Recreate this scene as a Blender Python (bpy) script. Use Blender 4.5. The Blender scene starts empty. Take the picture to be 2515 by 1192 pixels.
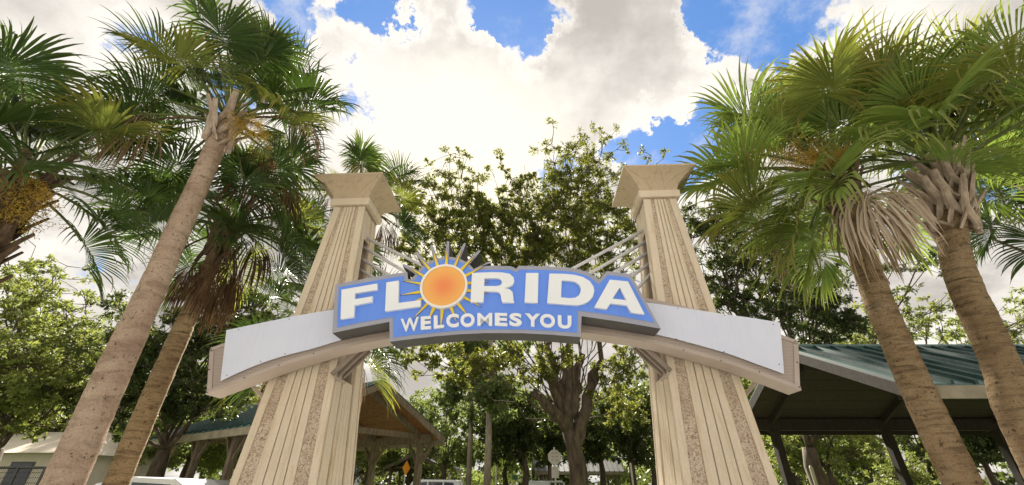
import bpy, math, random
import numpy as np
from mathutils import Vector, Matrix, noise
from mathutils.geometry import tessellate_polygon
R = math.radians
S = bpy.context.scene
COL = S.collection
random.seed(7)

# ------------------------------------------------------------------ camera
CAM_H, PITCH, FPX, CX, CY = 1.6, R(29.87), 1035.0, 1257.5, 596.0
cam = bpy.data.cameras.new('camera'); camo = bpy.data.objects.new('camera', cam); COL.objects.link(camo)
camo.location = (0, 0, CAM_H); camo.rotation_euler = (R(90) + PITCH, 0, 0)
cam.sensor_width = 36.0; cam.lens = FPX / 2515.0 * 36.0; cam.clip_start = 0.05; cam.clip_end = 3000
S.camera = camo
S.cycles.max_bounces = 6; S.cycles.diffuse_bounces = 3; S.cycles.glossy_bounces = 2; S.cycles.transmission_bounces = 3
CP, SP = math.cos(PITCH), math.sin(PITCH)

def ray(px, py):
    u, v = (px - CX) / FPX, (CY - py) / FPX
    return Vector((u, CP - v * SP, SP + v * CP))
def at(px, py, Y):
    """world point seen at photo pixel px,py at forward distance Y"""
    d = ray(px, py); t = Y / d.y
    return Vector((d.x * t, Y, CAM_H + d.z * t))

# ------------------------------------------------------------------ light
SUN_AZ, SUN_EL = R(-7.0), R(37.0)            # azimuth from +Y towards +X
sun_dir = Vector((math.sin(SUN_AZ) * math.cos(SUN_EL), math.cos(SUN_AZ) * math.cos(SUN_EL), math.sin(SUN_EL)))
sl = bpy.data.lights.new('sun', 'SUN'); slo = bpy.data.objects.new('sun', sl); COL.objects.link(slo)
sl.energy = 5.0; sl.angle = R(2); sl.color = (1.0, 0.93, 0.80)
slo.rotation_euler = (-sun_dir).to_track_quat('-Z', 'Y').to_euler()
S.view_settings.view_transform = 'Standard'; S.view_settings.look = 'None'
S.view_settings.gamma = 1.0; S.view_settings.use_curve_mapping = False
S.view_settings.exposure = 1.97

W = bpy.data.worlds.new('World'); S.world = W; W.use_nodes = True
W.cycles.sampling_method = 'MANUAL'; W.cycles.sample_map_resolution = 512
nt = W.node_tree; N = nt.nodes; LK = nt.links
for n in list(N): N.remove(n)
def nd(t, **kw):
    n = N.new(t)
    for k, v in kw.items(): setattr(n, k, v)
    return n
def mth(op, a, b=None, c=None, clamp=False):
    n = N.new('ShaderNodeMath'); n.operation = op; n.use_clamp = clamp
    for i, v in enumerate((a, b, c)):
        if v is None: continue
        if isinstance(v, (int, float)): n.inputs[i].default_value = v
        else: LK.new(v, n.inputs[i])
    return n.outputs[0]
def mrange(v, a, b, c, d, smooth=True):
    n = N.new('ShaderNodeMapRange'); n.interpolation_type = 'SMOOTHSTEP' if smooth else 'LINEAR'
    LK.new(v, n.inputs['Value'])
    for k, x in zip(('From Min', 'From Max', 'To Min', 'To Max'), (a, b, c, d)): n.inputs[k].default_value = x
    return n.outputs['Result']
def cmix(f, a, b):
    n = N.new('ShaderNodeMix'); n.data_type = 'RGBA'
    for i, v in ((0, f), (6, a), (7, b)):
        if isinstance(v, (int, float)): n.inputs[i].default_value = v
        elif isinstance(v, tuple): n.inputs[i].default_value = (*v, 1)
        else: LK.new(v, n.inputs[i])
    return n.outputs[2]
tc = nd('ShaderNodeTexCoord'); gen = tc.outputs['Generated']
sky = nd('ShaderNodeTexSky'); sky.sky_type = 'NISHITA'; sky.sun_disc = False
sky.sun_elevation = SUN_EL; sky.sun_rotation = SUN_AZ; sky.air_density = 1.0; sky.dust_density = 0.3; sky.ozone_density = 3.0
sep = nd('ShaderNodeSeparateXYZ'); LK.new(gen, sep.inputs[0])
den = mth('ADD', mth('MAXIMUM', sep.outputs[2], 0.0), 0.28)
cmb = nd('ShaderNodeCombineXYZ')
LK.new(mth('DIVIDE', sep.outputs[0], den), cmb.inputs[0]); LK.new(mth('DIVIDE', sep.outputs[1], den), cmb.inputs[1])
uv = cmb.outputs[0]
def noi(scale, detail, rough, off=(0, 0, 0), out='Fac', vec=None):
    mp = nd('ShaderNodeVectorMath', operation='ADD'); LK.new(vec or uv, mp.inputs[0]); mp.inputs[1].default_value = off
    n = nd('ShaderNodeTexNoise'); n.noise_dimensions = '3D'; LK.new(mp.outputs[0], n.inputs['Vector'])
    n.inputs['Scale'].default_value = scale; n.inputs['Detail'].default_value = detail; n.inputs['Roughness'].default_value = rough
    return n.outputs[out]
wrp = nd('ShaderNodeVectorMath', operation='SUBTRACT'); LK.new(noi(5.0, 8, 0.66, (5, 1, 2), 'Color', gen), wrp.inputs[0]); wrp.inputs[1].default_value = (.5, .5, .5)
wsc = nd('ShaderNodeVectorMath', operation='SCALE'); LK.new(wrp.outputs[0], wsc.inputs[0]); wsc.inputs['Scale'].default_value = 0.30
gw = nd('ShaderNodeVectorMath', operation='ADD'); LK.new(gen, gw.inputs[0]); LK.new(wsc.outputs[0], gw.inputs[1])
gwn = nd('ShaderNodeVectorMath', operation='NORMALIZE'); LK.new(gw.outputs[0], gwn.inputs[0]); gdir = gwn.outputs[0]
billow = noi(3.4, 9, 0.69, (8.4, 3.3, 0))
dens = mth('MULTIPLY_ADD', mth('SUBTRACT', billow, 0.5), 2.6, 1.12)
SKY_SPOTS = ((925, 12, 6, -1.75), (985, 22, 4.5, -1.4), (1190, 8, 5, -1.5), (1265, 22, 5.5, -1.75), (1280, 95, 4.5, -1.7), (1340, 5, 4.5, -1.4), (1830, 45, 8, -1.7), (1960, 15, 9, -1.5), (1750, 20, 5.5, -1.3),
             (1560, 350, 4.5, -1.5), (1690, 360, 6.5, -1.8), (1630, 400, 6, -1.5), (690, 0, 5.5, -1.6), (230, 640, 5, -1.1), (560, 260, 6, -1.1), (888, 240, 4, -1.2), (340, 90, 5, -1.0),
             (2330, 360, 12, -1.1), (1390, 440, 6, -1.4), (1930, 190, 8, .4), (1440, 60, 5, .5), (1100, 60, 5, .5))
# gaps and banks of the broken cloud deck, each around its own direction in the sky
for px, py, deg, amp in SKY_SPOTS:
    c = ray(px, py).normalized()
    dp = nd('ShaderNodeVectorMath', operation='DOT_PRODUCT'); LK.new(gdir, dp.inputs[0]); dp.inputs[1].default_value = c
    w = mrange(dp.outputs['Value'], math.cos(R(deg)), 1.0, 0.0, amp, False)
    dens = mth('ADD', dens, w)
cover = mrange(dens, -0.10, 0.34, 0.0, 1.0)
cover = mth('MAXIMUM', cover, mrange(noi(6.0, 7, 0.66, (3.0, 7.0, 1.0)), 0.46, 0.80, 0.0, 0.75))
shade = noi(3.1, 7, 0.55, (21.0, 4.0, 0)); soft = noi(1.1, 2, 0.5, (2.0, 9.0, 0))
thick = mrange(mth('ADD', mth('MULTIPLY_ADD', mth('SUBTRACT', shade, 0.5), 1.5, mth('MULTIPLY', mth('SUBTRACT', soft, 0.5), 2.2)), mth('MULTIPLY', dens, .28)), -0.05, 0.60, 0.0, 1.0)
dps = nd('ShaderNodeVectorMath', operation='DOT_PRODUCT'); LK.new(gen, dps.inputs[0]); dps.inputs[1].default_value = sun_dir
glow = mrange(dps.outputs['Value'], math.cos(R(19)), math.cos(R(2)), 0.0, 1.0)
ccol = cmix(thick, (2.78, 2.64, 2.42), (1.50, 1.39, 1.28))
ccol = cmix(glow, ccol, (3.3, 2.98, 2.45))
skyc = cmix(0.72, sky.outputs[0], (0.10, 0.48, 1.38))
final = cmix(cover, skyc, ccol)
bg = nd('ShaderNodeBackground'); bg.inputs['Strength'].default_value = 0.1; LK.new(final, bg.inputs['Color'])
wo = nd('ShaderNodeOutputWorld'); LK.new(bg.outputs[0], wo.inputs[0])

# ------------------------------------------------------------------ helpers
def tag(o, label=None, cat=None, group=None, kind=None):
    if label: o['label'] = label
    if cat: o['category'] = cat
    if group: o['group'] = group
    if kind: o['kind'] = kind
    return o
def empty(name, loc=(0, 0, 0), rz=0.0, parent=None):
    o = bpy.data.objects.new(name, None); COL.objects.link(o)
    o.location = loc; o.rotation_euler = (0, 0, rz); o.empty_display_size = .2
    if parent: o.parent = parent
    return o
def link(name, me, parent=None, loc=None):
    o = bpy.data.objects.new(name, me); COL.objects.link(o)
    if parent: o.parent = parent
    if loc is not None: o.location = loc
    return o

class MB:
    def __init__(s): s.v = []; s.f = []; s.m = []
    def quad(s, a, b, c, d, m=0):
        i = len(s.v); s.v += [tuple(a), tuple(b), tuple(c), tuple(d)]; s.f.append((i, i+1, i+2, i+3)); s.m.append(m)
    def hexa(s, p, m=0):
        """8 points: bottom ring 0-3, top ring 4-7"""
        i = len(s.v); s.v += [tuple(q) for q in p]
        for f in ((0,3,2,1),(4,5,6,7),(0,1,5,4),(1,2,6,5),(2,3,7,6),(3,0,4,7)):
            s.f.append(tuple(i+k for k in f)); s.m.append(m)
    def box(s, x0, x1, y0, y1, z0, z1, m=0):
        s.hexa([(x0,y0,z0),(x1,y0,z0),(x1,y1,z0),(x0,y1,z0),(x0,y0,z1),(x1,y0,z1),(x1,y1,z1),(x0,y1,z1)], m)
    def bar(s, a, b, w, h, m=0, up=(0,0,1)):
        a, b = Vector(a), Vector(b); d = (b-a).normalized(); up = Vector(up)
        if abs(d.dot(up)) > .98: up = Vector((0,1,0))
        sd = d.cross(up).normalized()*w/2; uu = sd.cross(d).normalized()*h/2
        s.hexa([a-sd-uu, a+sd-uu, a+sd+uu, a-sd+uu, b-sd-uu, b+sd-uu, b+sd+uu, b-sd+uu], m)
    def tube(s, pts, rad, n=8, m=0, cap=True, flat=1.0):
        pts = [Vector(p) for p in pts]
        if isinstance(rad, (int, float)): rad = [rad]*len(pts)
        base = len(s.v); ref = None
        for k, p in enumerate(pts):
            t = (pts[min(k+1, len(pts)-1)] - pts[max(k-1, 0)]).normalized()
            if ref is None: ref = Vector((0,0,1)) if abs(t.z) < .9 else Vector((1,0,0))
            sd = t.cross(ref).normalized(); up = sd.cross(t).normalized(); ref = up
            for j in range(n):
                a = 2*math.pi*j/n
                s.v.append(tuple(p + sd*math.cos(a)*rad[k] + up*math.sin(a)*rad[k]*flat))
        for k in range(len(pts)-1):
            for j in range(n):
                a = base+k*n+j; b = base+k*n+(j+1) % n
                s.f.append((a, b, b+n, a+n)); s.m.append(m)
        if cap:
            s.f.append(tuple(base+j for j in range(n))[::-1]); s.m.append(m)
            e = base+(len(pts)-1)*n; s.f.append(tuple(e+j for j in range(n))); s.m.append(m)
    def poly_extrude(s, loops, y0, y1, m=0, mside=None):
        """loops of (x,z), first outer then holes; front at y0, back at y1"""
        if mside is None: mside = m
        L = [[Vector((p[0], p[1], 0)) for p in lp] for lp in loops]
        flat = [p for lp in L for p in lp]; tri = tessellate_polygon(L)
        i = len(s.v); n = len(flat)
        s.v += [(p.x, y0, p.y) for p in flat] + [(p.x, y1, p.y) for p in flat]
        for t in tri:
            a, b, c = (flat[k] for k in t)
            if (b-a).cross(c-a).z < 0: t = (t[0], t[2], t[1])
            s.f.append((i+t[0], i+t[1], i+t[2])); s.m.append(m)
            s.f.append((i+n+t[2], i+n+t[1], i+n+t[0])); s.m.append(m)
        o = 0
        for lp in L:
            q = len(lp)
            for k in range(q):
                a = o+k; b = o+(k+1) % q
                s.f.append((i+a, i+n+a, i+n+b, i+b)); s.m.append(mside)
            o += q
    def mesh(s, name, mats, smooth=False):
        me = bpy.data.meshes.new(name); me.from_pydata(s.v, [], s.f)
        for mt in (mats if isinstance(mats, (list, tuple)) else [mats]): me.materials.append(mt)
        me.polygons.foreach_set('material_index', s.m)
        if smooth: me.polygons.foreach_set('use_smooth', [True]*len(me.polygons))
        me.update(); return me
    def build(s, name, mats, parent=None, smooth=False, fix=True, bevel=0):
        me = s.mesh(name, mats, smooth)
        if fix:
            import bmesh
            bm = bmesh.new(); bm.from_mesh(me); bmesh.ops.recalc_face_normals(bm, faces=bm.faces); bm.to_mesh(me); bm.free()
        o = link(name, me, parent)
        if bevel:
            b = o.modifiers.new('bevel', 'BEVEL'); b.width = bevel; b.segments = 1; b.limit_method = 'ANGLE'; b.angle_limit = R(40)
        return o

def np_mesh(name, V, F, mats, mi=None):
    """V (n,3) float, F (k,4) or (k,3) int"""
    me = bpy.data.meshes.new(name); k = F.shape[1]
    me.vertices.add(len(V)); me.vertices.foreach_set('co', np.ascontiguousarray(V, dtype=np.float32).ravel())
    me.loops.add(F.size); me.loops.foreach_set('vertex_index', F.ravel().astype(np.int32))
    me.polygons.add(len(F)); me.polygons.foreach_set('loop_start', np.arange(0, F.size, k, dtype=np.int32))
    for m in mats: me.materials.append(m)
    if mi is not None: me.polygons.foreach_set('material_index', mi.astype(np.int32))
    me.update(calc_edges=True); me.validate(); return me

# ------------------------------------------------------------------ materials
def mat(name):
    m = bpy.data.materials.new(name); m.use_nodes = True
    t = m.node_tree; b = t.nodes['Principled BSDF']; return m, t, b
def mnode(t, ty, **kw):
    n = t.nodes.new(ty)
    for k, v in kw.items(): setattr(n, k, v)
    return n
def coords(t, scale=(1, 1, 1), kind='Object'):
    c = mnode(t, 'ShaderNodeTexCoord'); mp = mnode(t, 'ShaderNodeMapping'); mp.inputs['Scale'].default_value = scale
    t.links.new(c.outputs[kind], mp.inputs[0]); return mp.outputs[0]
def mnoise(t, vec, scale, detail=5, rough=.55, dist=0):
    n = mnode(t, 'ShaderNodeTexNoise'); t.links.new(vec, n.inputs['Vector'])
    n.inputs['Scale'].default_value = scale; n.inputs['Detail'].default_value = detail
    n.inputs['Roughness'].default_value = rough; n.inputs['Distortion'].default_value = dist
    return n.outputs['Fac']
def mramp(t, v, stops):
    r = mnode(t, 'ShaderNodeValToRGB'); t.links.new(v, r.inputs[0]); e = r.color_ramp.elements
    while len(e) < len(stops): e.new(.5)
    for x, (p, c) in zip(e, stops): x.position = p; x.color = (*c, 1) if len(c) == 3 else c
    return r.outputs[0]
def mmix(t, f, a, b, blend='MIX'):
    n = mnode(t, 'ShaderNodeMix', data_type='RGBA', blend_type=blend)
    for i, v in ((0, f), (6, a), (7, b)):
        if isinstance(v, (int, float)): n.inputs[i].default_value = v
        elif isinstance(v, tuple): n.inputs[i].default_value = (*v, 1)
        else: t.links.new(v, n.inputs[i])
    return n.outputs[2]
def bump(t, b, h, strength=.3, dist=.01):
    n = mnode(t, 'ShaderNodeBump'); n.inputs['Strength'].default_value = strength; n.inputs['Distance'].default_value = dist
    t.links.new(h, n.inputs['Height']); t.links.new(n.outputs[0], b.inputs['Normal'])
def simple(name, c0, c1, scale=6, rough=.7, stretch=(1, 1, 1), bmp=.15, bd=.01, metal=0, detail=6, spec=.4, lo=.35, hi=.65):
    m, t, b = mat(name); v = coords(t, stretch); n = mnoise(t, v, scale, detail, .6)
    t.links.new(mramp(t, n, [(lo, c0), (hi, c1)]), b.inputs['Base Color'])
    b.inputs['Roughness'].default_value = rough; b.inputs['Metallic'].default_value = metal; b.inputs['Specular IOR Level'].default_value = spec
    if bmp: bump(t, b, mnoise(t, v, scale*4, 6, .6), bmp, bd)
    return m
M = {}
def concrete(name, base, stain, streak):
    m, t, b = mat(name)
    v = coords(t); big = mnoise(t, v, 1.4, 6, .6); fine = mnoise(t, v, 45, 4, .6)
    vs = coords(t, (9, 9, .55)); st = mnoise(t, vs, 1.6, 7, .62, .3)
    c = mramp(t, big, [(.3, tuple(x*.86 for x in base)), (.7, base)])
    c = mmix(t, mramp(t, st, [(.52, (0, 0, 0)), (.74, (streak,)*3)]), c, stain)
    c = mmix(t, .35, c, mramp(t, fine, [(.3, (.75, .73, .70)), (.7, (1, 1, 1))]), 'MULTIPLY')
    # small surface pits
    vo = mnode(t, 'ShaderNodeTexVoronoi'); vo.inputs['Scale'].default_value = 17; t.links.new(v, vo.inputs['Vector'])
    c = mmix(t, mramp(t, vo.outputs['Distance'], [(.035, (.75,)*3), (.07, (0, 0, 0))]), c, (.16, .12, .08))
    t.links.new(c, b.inputs['Base Color']); b.inputs['Roughness'].default_value = .85; b.inputs['Specular IOR Level'].default_value = .25
    bump(t, b, mnoise(t, v, 60, 5, .65), .25, .006)
    return m
M['conc'] = concrete('cast_concrete', (.78, .665, .52), (.50, .37, .18), .7)
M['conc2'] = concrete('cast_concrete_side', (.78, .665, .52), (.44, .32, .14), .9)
M['cap'] = concrete('cap_concrete', (.60, .48, .34), (.28, .21, .12), .6)
m, t, b = mat('exposed_aggregate'); v = coords(t)
vo = mnode(t, 'ShaderNodeTexVoronoi'); vo.inputs['Scale'].default_value = 75; t.links.new(v, vo.inputs['Vector'])
vo2 = mnode(t, 'ShaderNodeTexVoronoi', feature='DISTANCE_TO_EDGE'); vo2.inputs['Scale'].default_value = 75; t.links.new(v, vo2.inputs['Vector'])
sp = mnode(t, 'ShaderNodeSeparateColor'); t.links.new(vo.outputs['Color'], sp.inputs[0])
c = mramp(t, sp.outputs[0], [(0, (.24, .17, .11)), (.22, (.48, .37, .27)), (.6, (.64, .52, .40)), (1, (.74, .64, .52))])
c = mmix(t, mramp(t, vo2.outputs['Distance'], [(0, (.65,)*3), (.12, (0, 0, 0))]), c, (.40, .30, .21))
c = mmix(t, mramp(t, mnoise(t, v, 2.2, 5), [(.45, (0, 0, 0)), (.7, (.45,)*3)]), c, (.30, .21, .13))
t.links.new(c, b.inputs['Base Color']); b.inputs['Roughness'].default_value = .8
bump(t, b, vo2.outputs['Distance'], .7, .012); M['agg'] = m
M['groove'] = simple('groove_concrete', (.32, .25, .18), (.42, .33, .25), 8, .9)
M['white'] = simple('white_panel_paint', (.66, .71, .83), (.70, .75, .86), 1.5, .45, bmp=.03)
def painted(name, c0, c1, grime, amt, rough=.45):
    m, t, b = mat(name); n = mnoise(t, coords(t), 1.6, 4, .6); st = mnoise(t, coords(t, (14, 14, .9)), 1.5, 6, .65, .2); sp_ = mnoise(t, coords(t), 38, 3, .6)
    c = mramp(t, n, [(.3, c0), (.7, c1)])
    c = mmix(t, mramp(t, st, [(.50, (0, 0, 0)), (.78, (amt,)*3)]), c, grime)
    c = mmix(t, mramp(t, sp_, [(.68, (0, 0, 0)), (.76, (amt*.8,)*3)]), c, grime)
    t.links.new(c, b.inputs['Base Color']); t.links.new(mramp(t, n, [(.3, (rough-.1,)*3), (.7, (rough+.15,)*3)]), b.inputs['Roughness'])
    bump(t, b, mnoise(t, coords(t), 3.0, 2, .5), .12, .02); return m
M['white'] = painted('white_panel_paint', (.66, .69, .83), (.72, .745, .875), (.46, .47, .50), .22)
M['letter'] = simple('letter_white', (.84, .86, .90), (.88, .89, .92), 3, .4, bmp=.02)
M['blue'] = painted('sign_blue', (.115, .27, .86), (.14, .305, .92), (.10, .19, .52), .28)
M['grey'] = simple('sign_grey', (.33, .335, .41), (.37, .37, .44), 3, .5, bmp=.03)
M['ret'] = simple('sign_return', (.045, .042, .045), (.065, .06, .06), 3, .55, bmp=.03)
M['yellow'] = simple('ray_yellow', (.82, .58, .03), (.86, .63, .04), 6, .45, bmp=.02)
M['black'] = simple('black_edge', (.015, .015, .018), (.03, .03, .03), 6, .5, bmp=.02)
M['ring'] = simple('ring_white', (.84, .82, .78), (.88, .86, .82), 6, .4, bmp=.02)
M['tan'] = simple('tan_metal', (.42, .345, .30), (.47, .39, .34), 2.5, .5, bmp=.04)
M['steel'] = simple('brace_steel', (.24, .19, .16), (.31, .25, .21), 6, .5, bmp=.05)
M['rod'] = simple('rod_paint', (.60, .59, .60), (.67, .66, .66), 5, .4, bmp=.02)
M['screw'] = simple('screw_steel', (.10, .10, .12), (.16, .16, .18), 20, .4, metal=.6)
m, t, b = mat('perforated_tan'); v = coords(t)
mp = mnode(t, 'ShaderNodeVectorMath', operation='SCALE'); mp.inputs['Scale'].default_value = 62; t.links.new(v, mp.inputs[0])
fr = mnode(t, 'ShaderNodeVectorMath', operation='FRACTION'); t.links.new(mp.outputs[0], fr.inputs[0])
sx = mnode(t, 'ShaderNodeSeparateXYZ'); t.links.new(fr.outputs[0], sx.inputs[0])
cb = mnode(t, 'ShaderNodeCombineXYZ'); t.links.new(sx.outputs[0], cb.inputs[0]); t.links.new(sx.outputs[2], cb.inputs[1])
ds = mnode(t, 'ShaderNodeVectorMath', operation='DISTANCE'); t.links.new(cb.outputs[0], ds.inputs[0]); ds.inputs[1].default_value = (.5, .5, 0)
t.links.new(mramp(t, ds.outputs['Value'], [(.20, (.12, .09, .075)), (.27, (.43, .35, .305))]), b.inputs['Base Color']); b.inputs['Roughness'].default_value = .55
M['perf'] = m
m, t, b = mat('sun_disc_print'); c = mnode(t, 'ShaderNodeTexCoord')
ln = mnode(t, 'ShaderNodeVectorMath', operation='LENGTH'); t.links.new(c.outputs['Object'], ln.inputs[0])
t.links.new(mramp(t, ln.outputs['Value'], [(0.0, (.92, .22, .08)), (.06, (.90, .27, .09)), (.19, (.92, .43, .11)), (.29, (.92, .51, .14))]), b.inputs['Base Color'])
b.inputs['Roughness'].default_value = .4; M['disc'] = m

def foliage(name, dark, light, trans, tip=None, rough=.5, nscale=1.2, tw=.4, spec=.3):
    m = bpy.data.materials.new(name); m.use_nodes = True; t = m.node_tree; b = t.nodes['Principled BSDF']
    g = mnode(t, 'ShaderNodeNewGeometry'); oi = mnode(t, 'ShaderNodeObjectInfo')
    v = coords(t); n = mnoise(t, v, nscale, 3)
    a = mnode(t, 'ShaderNodeMath', operation='ADD'); t.links.new(g.outputs['Random Per Island'], a.inputs[0]); t.links.new(n, a.inputs[1])
    a2 = mnode(t, 'ShaderNodeMath', operation='MULTIPLY_ADD'); t.links.new(oi.outputs['Random'], a2.inputs[0]); a2.inputs[1].default_value = .5; t.links.new(a.outputs[0], a2.inputs[2])
    c = mramp(t, a2.outputs[0], [(.5, dark), (1.0, light)]) ; r = t.nodes[-1]
    a3 = mnode(t, 'ShaderNodeMath', operation='MULTIPLY'); t.links.new(a2.outputs[0], a3.inputs[0]); a3.inputs[1].default_value = .66
    c = mramp(t, a3.outputs[0], [(.3, dark), (.85, light)])
    if tip:
        at_ = mnode(t, 'ShaderNodeAttribute', attribute_name='tip')
        c = mmix(t, mramp(t, at_.outputs['Fac'], [(.45, (0, 0, 0)), (1, (.75,)*3)]), c, tip)
    t.links.new(c, b.inputs['Base Color']); b.inputs['Roughness'].default_value = rough; b.inputs['Specular IOR Level'].default_value = spec
    tr = mnode(t, 'ShaderNodeBsdfTranslucent'); t.links.new(mmix(t, .75, c, trans), tr.inputs['Color'])
    mx = mnode(t, 'ShaderNodeMixShader'); mx.inputs[0].default_value = tw
    t.links.new(b.outputs[0], mx.inputs[1]); t.links.new(tr.outputs[0], mx.inputs[2])
    t.links.new(mx.outputs[0], t.nodes['Material Output'].inputs[0]); return m
M['frond'] = foliage('palm_green', (.010, .028, .008), (.055, .10, .024), (.11, .19, .022), tip=(.11, .11, .035), nscale=2.0, tw=.2, rough=.42)
M['frond_y'] = foliage('palm_yellow_green', (.05, .085, .018), (.17, .20, .045), (.26, .30, .04), tip=(.36, .26, .06), nscale=2.0, tw=.35, rough=.42)
M['frond_r'] = foliage('palm_fresh_green', (.035, .085, .018), (.19, .27, .06), (.26, .37, .05), tip=(.28, .24, .07), nscale=2.0, tw=.33, rough=.42)
M['frond_d'] = foliage('palm_dead', (.16, .105, .055), (.38, .28, .18), (.25, .16, .08), nscale=2.0, tw=.15, rough=.8, spec=.1)
M['frond_p'] = foliage('palm_dead_pale', (.36, .27, .20), (.62, .50, .40), (.40, .28, .18), nscale=2.0, tw=.15, rough=.8, spec=.1)
M['frond_b'] = foliage('palm_dead_dark', (.055, .034, .02), (.14, .085, .05), (.12, .07, .03), nscale=2.0, tw=.15, rough=.8, spec=.1)
M['pet'] = simple('palm_petiole', (.07, .095, .028), (.13, .15, .045), 5, .75)
M['boot'] = simple('palm_boot', (.27, .20, .15), (.50, .40, .32), 7, .85, stretch=(2, 2, .6), bmp=.5)
M['boot_d'] = simple('palm_boot_dark', (.07, .045, .028), (.17, .11, .07), 7, .85, stretch=(2, 2, .6), bmp=.5)
M['flower'] = foliage('palm_flower', (.20, .13, .03), (.42, .29, .06), (.35, .22, .04), nscale=3, tw=.2, rough=.8, spec=.1)
def bark_palm(name, c0, c1, c2, st=9, k=.9):
    m, t, b = mat(name); v = coords(t, (1.6, 1.6, st)); v2 = coords(t)
    n = mnoise(t, v, 2.4, 8, .68, .5); n2 = mnoise(t, v2, 2.3, 5, .6); n3 = mnoise(t, coords(t, (3, 3, 14)), 5, 6, .7)
    c = mramp(t, n2, [(.35, c0), (.65, c1)])
    c = mmix(t, mramp(t, n, [(.34, (k,)*3), (.53, (0, 0, 0))]), c, c2)
    c = mmix(t, mramp(t, n3, [(.64, (0, 0, 0)), (.78, (.5,)*3)]), c, tuple(min(1, x*1.45) for x in c1))
    c = mmix(t, mramp(t, mnoise(t, v2, 26, 4, .6), [(.60, (0, 0, 0)), (.68, (.85,)*3)]), c, tuple(x*.35 for x in c2))
    c = mmix(t, .55, c, mramp(t, mnoise(t, v2, 60, 5, .7), [(.3, (.45, .43, .40)), (.65, (1, 1, 1))]), 'MULTIPLY')
    c = mmix(t, mramp(t, mnoise(t, v2, 4.5, 6, .7), [(.58, (0, 0, 0)), (.72, (.45,)*3)]), c, (.33, .31, .26))
    t.links.new(c, b.inputs['Base Color']); b.inputs['Roughness'].default_value = .9; b.inputs['Specular IOR Level'].default_value = .15
    ad = mnode(t, 'ShaderNodeMath', operation='MULTIPLY_ADD'); t.links.new(mnoise(t, v2, 55, 5, .7), ad.inputs[0]); ad.inputs[1].default_value = .5; t.links.new(n, ad.inputs[2])
    bump(t, b, ad.outputs[0], 1.0, .035); return m
M['bark_p'] = bark_palm('palm_bark_pinkish', (.54, .385, .295), (.66, .51, .39), (.27, .185, .13), 5, .6)
M['bark_t'] = bark_palm('palm_bark_brown', (.32, .22, .125), (.46, .33, .195), (.13, .085, .048))
M['bark'] = simple('oak_bark', (.045, .033, .023), (.14, .105, .072), 5, .9, stretch=(2, 2, .5), bmp=.8, bd=.04)
M['bark_l'] = simple('pine_bark', (.24, .19, .15), (.40, .33, .27), 5, .9, stretch=(2, 2, .5), bmp=.5, bd=.03)
M['leaf_oak'] = foliage('oak_leaf', (.018, .034, .009), (.095, .12, .025), (.30, .31, .045), nscale=.55, tw=.38, rough=.5)
M['leaf_dark'] = foliage('dark_leaf', (.014, .028, .009), (.065, .09, .026), (.14, .17, .03), nscale=.5, tw=.32, rough=.5)
M['leaf_lite'] = foliage('light_leaf', (.055, .08, .022), (.19, .225, .06), (.32, .36, .07), nscale=.5, tw=.38, rough=.55)
M['leaf_far'] = foliage('far_leaf', (.055, .085, .028), (.19, .23, .075), (.26, .32, .07), nscale=.35, tw=.35, rough=.6)
M['pine'] = foliage('pine_needle', (.06, .09, .03), (.16, .20, .075), (.26, .32, .08), nscale=.5, tw=.35, rough=.6)
M['roof'] = simple('green_metal_roof', (.045, .105, .098), (.08, .15, .138), 2, .3, bmp=.04, spec=.7)
M['seam'] = simple('green_metal_seam_shade', (.008, .035, .034), (.016, .052, .048), 2, .45, bmp=.04)  # same metal as the roof, darkened to paint shade on the seam sides
M['roofg'] = simple('grey_metal_roof', (.10, .10, .095), (.16, .155, .145), 2, .4, bmp=.04, spec=.5)
M['plank'] = simple('brown_plank', (.17, .065, .03), (.30, .13, .06), 3, .7, stretch=(6, .6, 6), bmp=.3)
M['plank_shade'] = simple('shade_dark_plank', (.024, .016, .012), (.042, .028, .02), 3, .75, stretch=(6, .6, 6), bmp=.3)  # plank colour darkened to hold the backlit shade under the right roof
M['beamw'] = simple('weathered_timber', (.13, .10, .07), (.27, .21, .15), 4, .85, stretch=(4, 4, .8), bmp=.4)
M['beam_shade'] = simple('shade_dark_timber', (.018, .013, .010), (.035, .025, .018), 4, .85, stretch=(4, 4, .8), bmp=.4)  # timber darkened likewise; the right shelter's shade is in this colour
M['fascia'] = simple('fascia_board', (.26, .22, .16), (.40, .34, .26), 3, .7, bmp=.2)
M['pave'] = simple('pale_pavement', (.50, .49, .475), (.57, .56, .54), 1.2, .9, bmp=.2)
M['grass'] = simple('lawn', (.045, .075, .02), (.11, .13, .05), 1.5, .95, bmp=.5, bd=.03)
M['asph'] = simple('asphalt', (.045, .045, .046), (.065, .064, .062), 8, .9, bmp=.2)
M['beige'] = simple('beige_wall', (.62, .55, .44), (.70, .63, .52), 2, .8)
M['carw'] = simple('car_white', (.76, .77, .79), (.80, .81, .82), 2, .25, bmp=0, spec=.6)
M['carb'] = simple('car_dark', (.03, .03, .035), (.05, .05, .055), 2, .25, bmp=0, spec=.6)
M['glass'] = simple('tinted_glass', (.03, .04, .06), (.05, .06, .09), 2, .08, bmp=0, spec=.8)
M['tyre'] = simple('tyre_rubber', (.02, .02, .02), (.03, .03, .03), 5, .9)
M['galv'] = simple('galvanised', (.42, .42, .40), (.52, .51, .49), 8, .45, metal=.3)
M['orange'] = simple('orange_sign', (.80, .30, .02), (.86, .34, .03), 3, .5, bmp=0)
M['sgreen'] = simple('green_sign', (.05, .16, .07), (.07, .20, .09), 3, .5, bmp=0)
M['pole'] = simple('pale_pole', (.50, .45, .36), (.60, .55, .46), 4, .7)

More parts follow.
